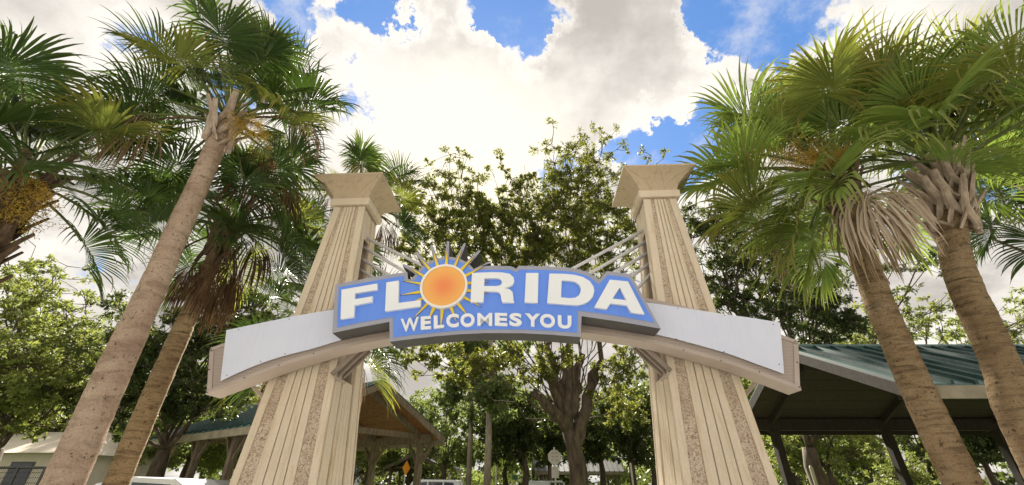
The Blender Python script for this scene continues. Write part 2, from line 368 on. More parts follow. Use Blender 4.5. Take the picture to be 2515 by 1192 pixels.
# ------------------------------------------------------------------ ground
def sheet(name, x0, x1, y0, y1, z, m):
    b = MB(); b.quad((x0, y0, z), (x1, y0, z), (x1, y1, z), (x0, y1, z)); o = b.build(name, m, fix=False); return tag(o, kind='structure')
sheet('ground', -900, 900, -900, 900, 0.0, M['grass'])
sheet('pavement', -5.6, 5.6, -4, 9, 0.008, M['pave'])  # unseen ground, kept pale to bounce light onto the gateway fronts
sheet('bounce_ground', -30, 30, -60, -4, 0.004, M['pave'])  # unseen paving added behind the camera to bounce sunlight onto the gateway
sheet('road', -80, 80, 24, 31, 0.004, M['asph'])

# ------------------------------------------------------------------ the gateway
AX, AY, AYAW = -0.135, 5.6, R(-2.5)
CW, SW = math.cos(AYAW), math.sin(AYAW)
def pa(px, py, y):
    """photo pixel -> (x,z) in the gateway's own frame on its plane y"""
    d = ray(px, py)                      # world = (AX + x*CW - y*SW, AY + x*SW + y*CW)
    # local y of a world point: -(X-AX)*SW + (Y-AY)*CW = y
    t = (y - AX * SW + AY * CW) / (-d.x * SW + d.y * CW)
    X, Y, Z = d.x * t, d.y * t, CAM_H + d.z * t
    return ((X - AX) * CW + (Y - AY) * SW, Z)
def aw(x, y, z): return (AX + x*CW - y*SW, AY + x*SW + y*CW, z)

PS = 2.395                                # half distance between the pillars
ZS, ZT = CAM_H, CAM_H + 3.77              # eye level, top of the shaft
def half_a(z): return .472 + (.246 - .472) * (z - ZS) / (ZT - ZS)
def half_b(z): return .540 + (.270 - .540) * (z - ZS) / (ZT - ZS)
FB, FT = (0, .114, .27, .73, .888, 1), (0, .225, .325, .685, .785, 1)     # band borders at eye level / at the top
SLOT0, SLOT1 = 2.75, 4.88
def make_pillar(sg):
    root = empty('concrete_pillar', aw(sg*PS, 0, 0), AYAW)
    prng = random.Random(3+sg)
    def pt(side, f, z, out):
        """point on face 'side' at fraction f along it, pushed out"""
        a, b_ = half_a(z), half_b(z)
        if side == 0: return (-a + 2*a*f, -b_ - out, z)
        if side == 1: return (a + out, -b_ + 2*b_*f, z)
        if side == 2: return (a - 2*a*f, b_ + out, z)
        return (-a - out, b_ - 2*b_*f, z)
    inner = 1 if sg < 0 else 3
    # core, with a channel on the inner side for the rods
    z0, z1 = 0.0, ZT
    def ring(z):
        a, b_ = half_a(z)-.03, half_b(z)-.03
        k = .30*b_
        P = [(-a, -b_), (a, -b_), (a, -k), (a-.16, -k), (a-.16, k), (a, k), (a, b_), (-a, b_)]
        if inner == 3: P = [(-x, y) for x, y in P][::-1]
        return [(x, y, z) for x, y in P]
    mb = MB(); A, B = ring(z0), ring(z1); i = 0; mb.v = A + B; n = len(A)
    for k in range(n): mb.f.append((k, (k+1) % n, n+(k+1) % n, n+k)); mb.m.append(0)
    mb.f.append(tuple(range(n))[::-1]); mb.m.append(0); mb.f.append(tuple(range(n, 2*n))); mb.m.append(0)
    mb.build('core', M['groove'], root)
    def fr(k, z, tabB, tabT):
        u = (z - ZS)/(ZT - ZS); return tabB[k] + (tabT[k]-tabB[k])*u
    def slab(side, fb0, fb1, ft0, ft1, out, name, mt, za=0.0, zb=ZT, inn=-.034):
        def F(fb, ft, z): return fb + (ft-fb)*(z-ZS)/(ZT-ZS)
        mb = MB(); P = []
        for z in (za, zb):
            f0, f1 = F(fb0, ft0, z), F(fb1, ft1, z)
            P += [pt(side, f0, z, out), pt(side, f1, z, out), pt(side, f1, z, inn), pt(side, f0, z, inn)]
        mb.hexa(P); return mb.build(name, mt, root, bevel=.005)
    for side in (0, 2):
        mt = M['conc'] if side == 0 else M['conc2']
        for k, nm in ((0, 'edge_strip'), (1, 'aggregate_strip'), (3, 'aggregate_strip'), (4, 'edge_strip')):
            agg = nm[0] == 'a'
            slab(side, FB[k], FB[k+1], FT[k], FT[k+1], -.016 if agg else 0.0, nm, M['agg'] if agg else mt)
        for j in range(4):
            g = .012
            slab(side, FB[2]+(FB[3]-FB[2])*j/4+(g if j else 0), FB[2]+(FB[3]-FB[2])*(j+1)/4, FT[2]+(FT[3]-FT[2])*j/4+(g*1.2 if j else 0), FT[2]+(FT[3]-FT[2])*(j+1)/4, -.002, 'rib', mt)
    e = .004
    for side in (1, 3):
        # corner pieces: the side's own edge strips are set back a little from the front strips
        slab(side, .075, .26, .11, .30, -e, 'edge_strip', M['conc2']); slab(side, .74, .925, .70, .89, -e, 'edge_strip', M['conc2'])
        segs = [(0.0, SLOT0), (SLOT1, ZT)] if side == inner else [(0.0, ZT)]
        for za, zb in segs:
            for j in range(4):
                f0 = .31 + .095*j; t0 = .335 + .0825*j
                slab(side, f0, f0+.08, t0, t0+.068, -.010, 'rib', M['conc2'], za, zb)
    # neck band
    mb = MB(); h0, h1 = CAM_H+3.785, CAM_H+3.905; r0 = .309
    mb.hexa([(-r0,-r0,h0),(r0,-r0,h0),(r0,r0,h0),(-r0,r0,h0),(-r0-.004,-r0-.004,h1),(r0+.004,-r0-.004,h1),(r0+.004,r0+.004,h1),(-r0-.004,r0+.004,h1)])
    mb.build('neck_band', M['conc'], root, bevel=.006)
    mb = MB(); mb.box(-.25, .25, -.25, .25, ZT-.03, h0+.004); mb.build('neck_core', M['groove'], root)
    # flared cap
    zc0, zc1 = h1+.006, CAM_H+4.185; hw0, hw1 = .285, .535
    def capw(t): return hw0 + (hw1-hw0)*(.12*t + .88*t**2.3)
    mb = MB(); K = 14; base = 0
    for k in range(K+1):
        t = k/K; w = capw(t); z = zc0+(zc1-zc0)*t
        mb.v += [(-w,-w,z),(w,-w,z),(w,w,z),(-w,w,z)]
    for k in range(K):
        for j in range(4): a = k*4+j; c = k*4+(j+1) % 4; mb.f.append((a, c, c+4, a+4)); mb.m.append(0)
    mb.f.append((3,2,1,0)); mb.m.append(0); mb.f.append(tuple(K*4+j for j in range(4))); mb.m.append(0)
    cap = mb.build('cap', M['cap'], root)
    mb = MB(); mb.box(-hw1-.006, hw1+.006, -hw1-.006, hw1+.006, zc1+.002, zc1+.034); mb.build('cap_lip', M['cap'], root, bevel=.004)
    # raised leaf lines on the cap faces
    def cs(side, s, t, o=0):
        w = capw(t); z = zc0+(zc1-zc0)*t; x = s*w; y = -w-o
        return {0: (x, y, z), 1: (-y, x, z), 2: (-x, -y, z), 3: (y, -x, z)}[side]
    for side in range(4):
        mb = MB()
        for ends in (((-.36, 0), (-1, 1), -.42), ((.36, 0), (1, 1), .42), ((-.36, 0), (0, .97), -.30), ((.36, 0), (0, .97), .30)):
            (s0, t0), (s1, t1), sm = ends; P = []
            for q in range(13):
                u = q/12; t = t0+(t1-t0)*u
                s_ = (1-u)**2*s0 + 2*u*(1-u)*sm + u*u*s1
                P.append(cs(side, max(-.99, min(.99, s_)), t, .001))
            mb.tube(P, .0055, 6)
        mb.build('leaf_line', M['cap'], cap, smooth=True)
        mb = MB()
        for s_ in (-.36, .36): mb.tube([cs(side, s_*(1-.3*q/6), q/6*.55, -.001) for q in range(7)], .0035, 5)
        mb.build('joint_line', M['groove'], cap)
    return root
pl = make_pillar(-1); tag(pl, 'tapered beige concrete pillar with flared cap carrying the left end of the sign', 'pillar', 'gateway pillars')
pr = make_pillar(1); tag(pr, 'tapered beige concrete pillar with flared cap carrying the right end of the sign', 'pillar', 'gateway pillars')

# ---- arched crossbeam
YB0, YB1 = -.80, -.535
def curve_y(pts, n=48):
    """smooth x->z sampling through points by Catmull-Rom"""
    out = []; P = [pts[0]] + pts + [pts[-1]]
    for i in range(1, len(P)-2):
        for k in range(8):
            u = k/8; p0, p1, p2, p3 = P[i-1], P[i], P[i+1], P[i+2]
            f = lambda a, b, c, d: .5*((2*b)+(c-a)*u+(2*a-5*b+4*c-d)*u*u+(3*b-a-3*c+d)*u**3)
            out.append((f(p0[0], p1[0], p2[0], p3[0]), f(p0[1], p1[1], p2[1], p3[1])))
    out.append(pts[-1]); return out
bot_px = [(504, 969), (601, 933), (686, 901), (773, 874), (843, 855), (954, 832), (1100, 815), (1240, 810), (1400, 814), (1540, 832), (1599, 843), (1684, 864), (1780, 891), (1864, 920), (1969, 959)]
bot = curve_y([pa(x, y, YB0) for x, y in bot_px])
tl, tr_ = pa(518, 854, YB0), pa(1957.5, 835.5, YB0)
# top edge: the same arch moved up by the end height
xa, xb = bot[0][0], bot[-1][0]; dl, dr = tl[1]-bot[0][1], tr_[1]-bot[-1][1]
top = []
for x, z in bot:
    u = (x-xa)/(xb-xa); top.append((tl[0]+(tr_[0]-tl[0])*u, z + dl + (dr-dl)*u))
beam = empty('crossbeam', aw(0, YB1, 0), AYAW)
def lz(pts): return pts
OFFB = YB1
def bl(mb):   # gateway coordinates -> crossbeam's own origin
    mb.v = [(x, y-OFFB, z) for x, y, z in mb.v]; return mb
mb = MB(); mb.poly_extrude([bot + top[::-1]], YB0+.02, YB1); bl(mb).build('box_body', M['tan'], beam)
# perforated face sheet, frame rails
def inset(bp, tp, d):
    b2 = [(x, z+d) for x, z in bp]; t2 = [(x, z-d) for x, z in tp]; return b2, t2
mb = MB(); b2, t2 = inset(bot, top, .045); mb.poly_extrude([b2 + t2[::-1]], YB0+.012, YB0+.0195); bl(mb).build('perforated_sheet', M['perf'], beam)
mb = MB(); mb.poly_extrude([bot + b2[::-1]], YB0, YB0+.0198); bl(mb).build('lower_rail', M['tan'], beam)
mb = MB(); mb.poly_extrude([t2 + top[::-1]], YB0, YB0+.0198); bl(mb).build('upper_rail', M['tan'], beam)
for q, s_ in ((0, 1), (-1, -1)):
    w = .05*s_
    mb = MB(); mb.poly_extrude([[(b2[q][0]+.0, b2[q][1]+.002), (b2[q][0]+w, b2[q][1]+.002+.02), (t2[q][0]+w, t2[q][1]-.002), (t2[q][0], t2[q][1]-.002)]], YB0+.001, YB0+.0118); bl(mb).build('end_rail', M['tan'], beam)
# white panels
def panel(px_top, px_bot, screws):
    tp = curve_y([pa(x, y, YB0-.02) for x, y in px_top]); bp = curve_y([pa(x, y, YB0-.02) for x, y in px_bot])
    mb = MB(); mb.poly_extrude([bp + tp[::-1]], YB0-.024, YB0-.012); o = bl(mb).build('white_panel', M['white'], beam)
    for x, y in screws:
        X, Z = pa(x, y, YB0-.026); mb = MB(); mb.tube([(X, YB0-.010, Z), (X, YB0-.028, Z)], .0065, 8); bl(mb).build('screw', M['screw'], o)
panel([(556.5, 811.5), (640, 794), (730, 776), (820, 761), (900, 752)], [(542, 936), (600, 909), (657, 887), (710, 871), (769, 856), (835, 836), (900, 820)],
      [(586, 810), (710, 784), (557, 922), (700, 869), (640, 888)])
panel([(1570, 741), (1592, 743.5), (1666, 755), (1779, 772), (1850, 782), (1915.5, 793)], [(1560, 808), (1622, 824), (1662, 833.5), (1779, 866), (1860, 895), (1925.5, 918.5)],
      [(1665, 758), (1780, 774), (1899, 797), (1661, 833), (1778, 864), (1914, 895)])
for x, y in ((600, 928), (685, 897), (770, 869), (514, 908), (508, 964), (1679, 860), (1771, 886), (1865, 914), (1958, 890), (1963, 951), (519, 860), (1953, 839)):
    X, Z = pa(x, y, YB0-.002); mb = MB(); mb.tube([(X, YB0+.006, Z), (X, YB0-.008, Z)], .0075, 8); bl(mb).build('screw', M['screw'], beam)
# diagonal braces under the beam at the pillars
for sg in (-1, 1):
    zi = 2.80; xi = sg*(PS - half_a(zi) - .01)
    for k, yy in enumerate((-.50, -.36, -.22)):
        mb = MB(); mb.bar((xi+sg*.03, yy, zi-.05), (xi - sg*.30, yy-.02, zi+.30), .04, .04); bl(mb).build('brace', M['steel'], beam)
    mb = MB(); mb.hexa([(xi, -.47, zi), (xi, -.25, zi), (xi-sg*.28, -.25, zi+.32), (xi-sg*.28, -.47, zi+.32), (xi+sg*.02, -.47, zi+.03), (xi+sg*.02, -.25, zi+.03), (xi-sg*.26, -.25, zi+.35), (xi-sg*.26, -.47, zi+.35)])
    bl(mb).build('brace_web', M['steel'], beam)
    mb = MB(); mb.box(min(xi, xi-sg*.025), max(xi, xi-sg*.025), -.52, -.18, zi-.10, zi-.07); bl(mb).build('brace_plate', M['tan'], beam)
    xo = sg*(PS + half_a(2.35) + .0)
    mb = MB(); mb.bar((xo-sg*.03, -.30, 2.42), (xo+sg*.30, -.58, 2.80), .035, .035); bl(mb).build('outer_brace', M['tan'], beam)
tag(beam, 'tan metal arched crossbeam with two blank white panels, fixed across both pillars', 'beam')

# ---- rods
def zbeam_top(x):
    for (x0, z0), (x1, z1) in zip(top, top[1:]):
        if x0 <= x <= x1: return z0+(z1-z0)*(x-x0)/(x1-x0)
    return top[len(top)//2][1]
def c1(x, y): return (780 + x/2.794, 560 + y/2.794)
ordn = ('topmost', 'second from top', 'third from top', 'fourth from top', 'lowest')
for sg, rods in ((-1, (((342, 72), (700, 250)), ((335, 145), (600, 300)), ((322, 225), (480, 318)), ((312, 300), (375, 335)))),
                 (1, (((2225, 25), (1760, 275)), ((2235, 105), (1880, 305)), ((2245, 185), (2045, 300)), ((2255, 262), (2165, 325)), ((2262, 345), (2205, 405))))):
    for k, (a, b_) in enumerate(rods):
        ax, az = pa(*c1(*a), -.02); bx, bz = pa(*c1(*b_), -.02)
        dx, dz = bx-ax, bz-az; L = math.hypot(dx, dz); dx /= L; dz /= L
        ax -= dx*.14; az -= dz*.14
        # run on until the beam's upper back edge
        ex, ez = bx, bz
        for _ in range(200):
            if ez <= zbeam_top(ex)+.02: break
            ex += dx*.02; ez += dz*.02
        mb = MB(); mb.tube([(ax, -.02, az), (ex, -.02, ez)], .024, 12)
        mb.tube([(ex-dx*.02, -.02, ez-dz*.02), (ex, -.56, zbeam_top(ex)-.03)], .022, 10)
        mb.v = [(x-ax, y, z-az) for x, y, z in mb.v]
        o = mb.build('support_rod', M['rod'], smooth=True); o.location = aw(ax, 0, az); o.rotation_euler = (0, 0, AYAW)
        tag(o, '%s of the white tube rods slanting from the %s pillar to the sign' % (ordn[k] if not (sg < 0 and k == 3) else 'lowest', 'left' if sg < 0 else 'right'), 'rod', 'white rods between pillars and sign')

# ---- the welcome sign
YF, YK = -1.10, YB0-.03
def P1(lst, y=YF): return [pa(*c1(x, y_), y) for x, y_ in lst]
sun_px = (970+605/4.967, 580+628/4.967)
def c7(x, y): return (970 + x/4.967, 580 + y/4.967)
sign = empty('welcome_sign', aw(0, YK, 0), AYAW)
def sb(mb): mb.v = [(x, y-YK, z) for x, y, z in mb.v]; return mb
scx, scz = pa(*sun_px, YF)
rgx = (pa(*c7(885, 628), YF)[0] - pa(*c7(322, 628), YF)[0])/2; rgz = (pa(*c7(605, 365), YF)[1] - pa(*c7(605, 893), YF)[1])/2
def arc(r, a0, a1, n=10):
    return [(scx + r*math.cos(R(a0+(a1-a0)*k/n)), scz + r*math.sin(R(a0+(a1-a0)*k/n))) for k in range(n+1)]
# grey outline with spikes: list of tips (pixels in the sun close-up) going left to right over the top
tips = [(100, 352), (262, 206), (443, 112), (648, 68), (852, 92), (1030, 183), (1158, 322)]
RG = rgz*1.47; RBl = rgz*1.33
spk = []
for tx, ty in tips:
    X, Z = pa(*c7(tx, ty), YF); a = math.degrees(math.atan2(Z-scz, X-scx)); r = math.hypot(X-scx, Z-scz); spk.append((a, r))
outl = P1([(100, 722), (122, 388), (225, 368), (330, 348), (435, 329), (540, 313), (616, 303), (622, 352), (641, 352)])
prev = None
for k, (a, r) in enumerate(spk):
    hb = 4.0; tipw = 1.3
    if k == 0: seq = []
    else: seq = [pt for pt in arc(RG, prev-hb, a+hb, 4)][0:]
    outl += seq
    if k == 0: outl += [(scx+RG*math.cos(R(a+hb)), scz+RG*math.sin(R(a+hb)))]
    outl += [(scx+r*math.cos(R(a+tipw)), scz+r*math.sin(R(a+tipw))), (scx+(r+.008)*math.cos(R(a)), scz+(r+.008)*math.sin(R(a))), (scx+r*math.cos(R(a-tipw)), scz+r*math.sin(R(a-tipw)))]
    prev = a
outl += P1([(1120, 262), (1215, 259), (1325, 263), (1345, 270), (1360, 282), (1385, 260), (1560, 264), (1720, 273), (1800, 287), (1870, 312), (1935, 355), (1985, 297), (2070, 306), (2150, 319), (2355, 692), (2080, 645), (1812, 606), (1806, 750), (1600, 733), (1400, 723), (1150, 722), (980, 730), (820, 743), (660, 761), (495, 782), (493, 645), (300, 680)])
mb = MB(); mb.poly_extrude([outl], YF, YK, 0, 1); sb(mb).build('sign_box', [M['grey'], M['ret']], sign)
blue = P1([(135, 685), (148, 408), (330, 376), (470, 350), (590, 330), (596, 374), (655, 374)]) + [p for p in arc(RBl, 150, 38, 20)] + \
       P1([(1125, 290), (1320, 288), (1342, 296), (1360, 308), (1388, 287), (1560, 290), (1715, 299), (1790, 312), (1855, 334), (1930, 388), (1990, 326), (2070, 334), (2135, 345), (2312, 650), (2080, 607), (1785, 567), (1780, 719), (1600, 706), (1400, 697), (1150, 696), (980, 704), (820, 717), (660, 734), (522, 752), (519, 612), (300, 648)])
mb = MB(); mb.poly_extrude([blue], YF-.006, YF+.004); sb(mb).build('blue_face', M['blue'], sign)
# rays (base, base, tip)
rays = [((350,520),(378,484),(172,388)), ((422,440),(458,404),(300,262)), ((498,387),(547,373),(464,178)), ((602,366),(652,362),(641,148)), ((703,378),(748,386),(816,172)),
        ((788,402),(822,436),(970,248)), ((846,470),(872,508),(1088,368)), ((884,550),(886,592),(1150,560)), ((884,642),(880,688),(1138,702)), ((862,738),(832,770),(1062,868)),
        ((797,818),(757,852),(900,985)), ((715,882),(664,892),(752,1060)), ((606,894),(553,898),(556,1155)), ((502,888),(446,874),(398,1050)), ((412,840),(372,824),(222,1012)),
        ((346,785),(330,752),(110,860)), ((320,708),(316,664),(62,722)), ((328,606),(326,568),(92,549))]
for rb in rays:
    Q = [pa(*c7(*q), YF-.012) for q in rb]
    bx_, bz_ = (Q[0][0]+Q[1][0])/2, (Q[0][1]+Q[1][1])/2; Q = [(bx_+(x-bx_)*1.3, bz_+(z-bz_)*1.3) for x, z in Q[:2]] + [Q[2]]
    # carry the base under the ring
    Q = [((Q[0][0]*.8+scx*.2), (Q[0][1]*.8+scz*.2)), ((Q[1][0]*.8+scx*.2), (Q[1][1]*.8+scz*.2)), Q[2]]
    mb = MB(); mb.poly_extrude([Q], YF-.018, YF-.004, 0, 1); sb(mb).build('sun_ray', [M['yellow'], M['black']], sign)
def disc(rx, rz, y0, y1, name, mt, r2x=None, r2z=None, parent=sign, sm=False):
    n = 72; lp = [[(rx*math.cos(2*math.pi*k/n), rz*math.sin(2*math.pi*k/n)) for k in range(n)]]
    if r2x: lp.append([(r2x*math.cos(2*math.pi*k/n), r2z*math.sin(2*math.pi*k/n)) for k in range(n)])
    mb = MB(); mb.poly_extrude(lp, y0-YK, y1-YK); o = mb.build(name, mt, parent); o.location = (scx, 0, scz); return o
rgx = rgz*1.0 if abs(rgx/rgz-1) < .06 else rgx
disc(rgx, rgz, YF-.060, YF-.004, 'sun_ring', M['ring'], rgx*.905, rgz*.905)
o = disc(rgx*.904, rgz*.904, -.045, -.0, 'sun_disc', M['disc']); o.location = (scx, YF-YK, scz)
for v_ in o.data.vertices: v_.co.y += YK
# letters of the first line
LET = {'F': [[(165,425),(410,382),(410,425),(258,450),(257,490),(378,470),(375,508),(255,532),(250,612),(158,627)]],
 'L': [[(472,375),(558,362),(555,515),(710,497),(707,540),(463,573)]],
 'R': [[(1060,310),(1200,305),(1265,306),(1318,316),(1345,340),(1350,368),(1338,394),(1310,408),(1285,414),(1318,422),(1338,440),(1343,468),(1344,496),(1351,515),(1268,512),(1260,488),(1257,460),(1246,444),(1225,438),(1143,436),(1138,511),(1049,511)], [(1145,347),(1142,400),(1225,400),(1250,396),(1263,384),(1265,366),(1252,351),(1230,346)]],
 'I': [[(1430,310),(1516,310),(1511,516),(1420,512)]],
 'D': [[(1590,314),(1690,316),(1760,322),(1822,338),(1868,366),(1893,402),(1899,432),(1890,470),(1866,500),(1830,521),(1785,531),(1720,528),(1575,516)], [(1675,362),(1671,478),(1730,483),(1768,480),(1792,464),(1805,438),(1806,412),(1792,387),(1765,370),(1730,364)]],
 'A': [[(2005,356),(2130,368),(2244,594),(2150,581),(2122,532),(2010,519),(1984,558),(1898,546)], [(2074,410),(2024,486),(2118,497)]]}
for k, loops in LET.items():
    mb = MB(); mb.poly_extrude([P1(lp, YF-.04) for lp in loops], YF-.045, YF-.004); sb(mb).build('letter', M['letter'], sign, bevel=.002)
# second line: bold sans letters, each set in its own box
line2 = [('W', 570, 695, 625, 610, 713, 703), ('E', 708, 778, 609, 603, 699, 692), ('L', 797, 867, 602, 596, 692, 683), ('C', 883, 968, 590, 588, 684, 679), ('O', 980, 1078, 587, 585, 681, 676),
         ('M', 1096, 1198, 584, 583, 671, 671), ('E', 1216, 1302, 583, 585, 669, 673), ('S', 1316, 1402, 583, 586, 672, 675), ('Y', 1424, 1528, 586, 590, 674, 679), ('O', 1526, 1630, 588, 594, 679, 687), ('U', 1648, 1742, 598, 602, 686, 693)]
for ch, xl, xr, tL, tR, bL, bR in line2:
    cu = bpy.data.curves.new('letter', 'FONT'); cu.body = ch; cu.offset = .024 if ch in 'MW' else .042; cu.extrude = .5; cu.resolution_u = 4
    to = bpy.data.objects.new('tmp', cu); COL.objects.link(to); bpy.context.view_layer.update()
    me = bpy.data.meshes.new_from_object(to.evaluated_get(bpy.context.evaluated_depsgraph_get()))
    bpy.data.objects.remove(to); co = np.empty(len(me.vertices)*3); me.vertices.foreach_get('co', co); co = co.reshape(-1, 3)
    mn, mx = co.min(0), co.max(0); q = (co-mn)/(mx-mn)
    a_, b2_, c_, d_ = (np.array(pa(*c1(x, y), YF-.03)) for x, y in ((xl, tL), (xr, tR), (xl, bL), (xr, bR)))
    out = np.empty_like(co)
    for i, (u, v_, w) in enumerate(q):
        p_ = (a_*(1-u)+b2_*u)*v_ + (c_*(1-u)+d_*u)*(1-v_)
        out[i] = (p_[0], (YF-.030 if w > .5 else YF-.004)-YK, p_[1])
    me.vertices.foreach_set('co', out.ravel()); me.materials.clear(); me.materials.append(M['letter']); me.update()
    link('letter', me, sign)
tag(sign, 'blue sign reading FLORIDA WELCOMES YOU with an orange sun, between the pillars', 'sign')

# ------------------------------------------------------------------ cabbage palms
rnd = np.random.RandomState(11)
def nrm(a): return a/np.maximum(np.linalg.norm(a, axis=-1, keepdims=True), 1e-9)
def frond_mesh(elev, seed, dead=0, pet=1.05, RB=1.1, nseg=58, mats=None, fold=.6, droop=1.0):
    """fan leaf heading +X from the origin at elevation elev (degrees), hanging under its own weight"""
    g = np.random.RandomState(seed); e = math.radians(elev)
    V, F, MI, TIP = [], [], [], []
    # petiole
    n = 7; p = np.zeros(3); ang = e; path = [p.copy()]; bend = math.radians((26 if not dead else 40)*droop)*math.cos(e)
    side = g.uniform(-.12, .12)
    for k in range(n):
        ang -= bend/n*(.4+1.2*k/n); p = p + np.array((math.cos(ang), side*k/n*.5, math.sin(ang)))*pet/n; path.append(p.copy())
    path = np.array(path); T = nrm(path[-1]-path[-2]); Yv = nrm(np.cross(np.array((0, 0, 1.)), T)) if abs(T[2]) < .97 else np.array((0, 1., 0))
    roll = g.uniform(-.35, .35); Nv = nrm(np.cross(T, Yv)); Yv, Nv = Yv*math.cos(roll)+Nv*math.sin(roll), nrm(Nv*math.cos(roll)-Yv*math.sin(roll))
    for k, q in enumerate(path):
        t = nrm(path[min(k+1, n)]-path[max(k-1, 0)]); s_ = nrm(np.cross((0, 0, 1.), t)) if abs(t[2]) < .98 else np.array((0, 1., 0)); u_ = np.cross(t, s_)
        w = .028*(1-.55*k/n); h = .012
        i = len(V); V += [q-s_*w+u_*h, q+s_*w+u_*h, q-u_*h*1.4]; TIP += [0, 0, 0]
        if k:
            for a, b_ in ((0, 1), (1, 2), (2, 0)): F.append((i-3+a, i-3+b_, i+b_, i+a)); MI.append(1)
    tipP = path[-1]; clen = RB*(.50 if not dead else .25); PH = 140 if not dead else 95
    gv = np.array((0, 0, -1.))
    for j in range(nseg):
        ph = math.radians(-PH + 2*PH*(j+.5)/nseg + g.uniform(-1.2, 1.2)); aph = abs(ph)/math.radians(PH)
        ct = clen*(1-aph)**1.1
        cdir = nrm(T*1.0 + gv*.75*(ct/clen) + 0*Nv) ; base = tipP + cdir*ct*.8
        d = nrm(T*math.cos(ph) + Yv*math.sin(ph) + Nv*fold*abs(math.sin(ph))*(1.0 if not dead else .2))
        L = RB*(1 - .30*aph**2)*g.uniform(.88, 1.06) - ct*.45
        if dead: d = nrm(d*.8 + gv*.12 + np.array((g.uniform(-.35, .35), g.uniform(-.35, .35), g.uniform(-.1, .25))))
        sect = 7; q = base.copy()
        if g.rand() < .05: continue
        ww = math.radians(2*PH/nseg)*.5*1.06
        lat0 = nrm(np.cross(Nv, d)); k1 = g.uniform(.6, 1.5)*(droop if not dead else 1.4); brk = g.rand() < .18
        tw = g.uniform(-.7, .7); pts = []; ww *= g.uniform(.85, 1.1)
        for k in range(sect+1):
            t = k/sect
            pts.append((q.copy(), t, d.copy()))
            d = nrm(d + gv*(k1*.42*t**1.6 + (.9 if brk and t > .55 else 0))) if not dead else nrm(d + gv*(.28 + .75*t) + g.normal(0, .09, 3))
            q = q + d*L/sect
        i0 = len(V)
        for (c, t, dd) in pts:
            la = nrm(np.cross(Nv, dd)) if abs(np.dot(Nv, dd)) < .95 else lat0
            la = nrm(la*math.cos(tw*t) + Nv*math.sin(tw*t)*t); nn = np.cross(dd, la)
            w = (ww*L*t*1.05 if t < .52 else ww*L*.546*(1-(t-.52)/.48)**.9) + .0018
            if dead: w *= .55
            V += [c-la*w, c - nn*w*.55, c+la*w]; TIP += [t, t, t]
        for k in range(sect):
            a = i0+k*3
            F += [(a, a+1, a+4, a+3), (a+1, a+2, a+5, a+4)]; MI += [0, 0]
    me = np_mesh('frond', np.array(V), np.array(F), mats, np.array(MI))
    at_ = me.attributes.new('tip', 'FLOAT', 'POINT')
    if len(at_.data) == len(TIP): at_.data.foreach_set('value', np.array(TIP, dtype=np.float32))
    return me
FR = {}
def get_frond(elev, kind, var):
    ce = int(round(elev/12.0)*12); key = (ce, kind, var)
    if key not in FR:
        mt = {'g': M['frond'], 'y': M['frond_y'], 'd': M['frond_d'], 'b': M['frond_b'], 'p': M['frond_p'], 'r': M['frond_r']}[kind]
        FR[key] = frond_mesh(ce, 2000 + ce*7 + var*31 + ord(kind), dead=1 if kind in 'dbp' else 0,
                             mats=[mt, M['pet'] if kind in 'gyr' else M['boot_d']], pet=1.0 if kind in 'gyr' else .75, RB=.92 if kind in 'gyr' else .9, nseg=58 if kind in 'gyr' else 36)
    return FR[key]

def trunk_mesh(path, rad, name, m, seed=0, nseg=32, rings=None, rough=1.5):
    pts = [Vector(p) for p in path]; L = sum((b_-a).length for a, b_ in zip(pts, pts[1:])); rings = rings or max(40, int(L*26))
    V, F = [], []
    def P(u):
        x = u*(len(pts)-1); i = min(int(x), len(pts)-2); f = x-i
        p0, p1, p2, p3 = pts[max(i-1, 0)], pts[i], pts[i+1], pts[min(i+2, len(pts)-1)]
        return .5*((2*p1)+(p2-p0)*f+(2*p0-5*p1+4*p2-p3)*f*f+(3*p1-p0-3*p2+p3)*f**3)
    for k in range(rings+1):
        u = k/rings; c = P(u); r = rad[0]+(rad[1]-rad[0])*u; z = u*L
        ringn = noise.noise((seed, 0, z*7.0))*.012 + max(0, noise.noise((seed+9, 0, z*16)))*.010
        for j in range(nseg):
            a = 2*math.pi*j/nseg; ca, sa = math.cos(a), math.sin(a)
            dd = noise.noise((ca*1.3+seed, sa*1.3, z*1.6))*.05 + noise.noise((ca*3+seed, sa*3, z*14))*.035
            rr = r*(1 + rough*(ringn + dd)); V.append((c.x+ca*rr, c.y+sa*rr, c.z))
    for k in range(rings):
        for j in range(nseg):
            a = k*nseg+j; b_ = k*nseg+(j+1) % nseg; F.append((a, b_, b_+nseg, a+nseg))
    me = np_mesh(name, np.array(V), np.array(F), [m]); me.polygons.foreach_set('use_smooth', [True]*len(F)); return me

BOOTS = {}
def boot_mesh(r, var, mkey):
    """split leaf base: two flat straps round the trunk meeting in a stub that leans outwards"""
    key = (round(r, 2), var, mkey)
    if key in BOOTS: return BOOTS[key]
    g = random.Random(var*5+1); mb = MB(); H = g.uniform(.20, .28); out = g.uniform(.10, .17); sl = g.uniform(.16, .34)
    for s_ in (-1, 1):
        P = []
        for k in range(5):
            u = k/4; a = s_*.62*(1-u)**1.2; rr = r+.012+(.05*u); P.append((rr*math.cos(a), rr*math.sin(a), H*u))
        mb.tube(P, [.034, .040, .042, .042, .040], 6, 0, True, .5)
    mb.tube([(r+.045, 0, H*.8), (r+.07, 0, H+.04), (r+.06+out*.6, g.uniform(-.03, .03), H+sl*.6), (r+.07+out, g.uniform(-.05, .05), H+sl)], [.062, .058, .046, .036], 6, 0, True, .45)
    BOOTS[key] = mb.mesh('boot', M[mkey], smooth=False); return BOOTS[key]
FLW = []
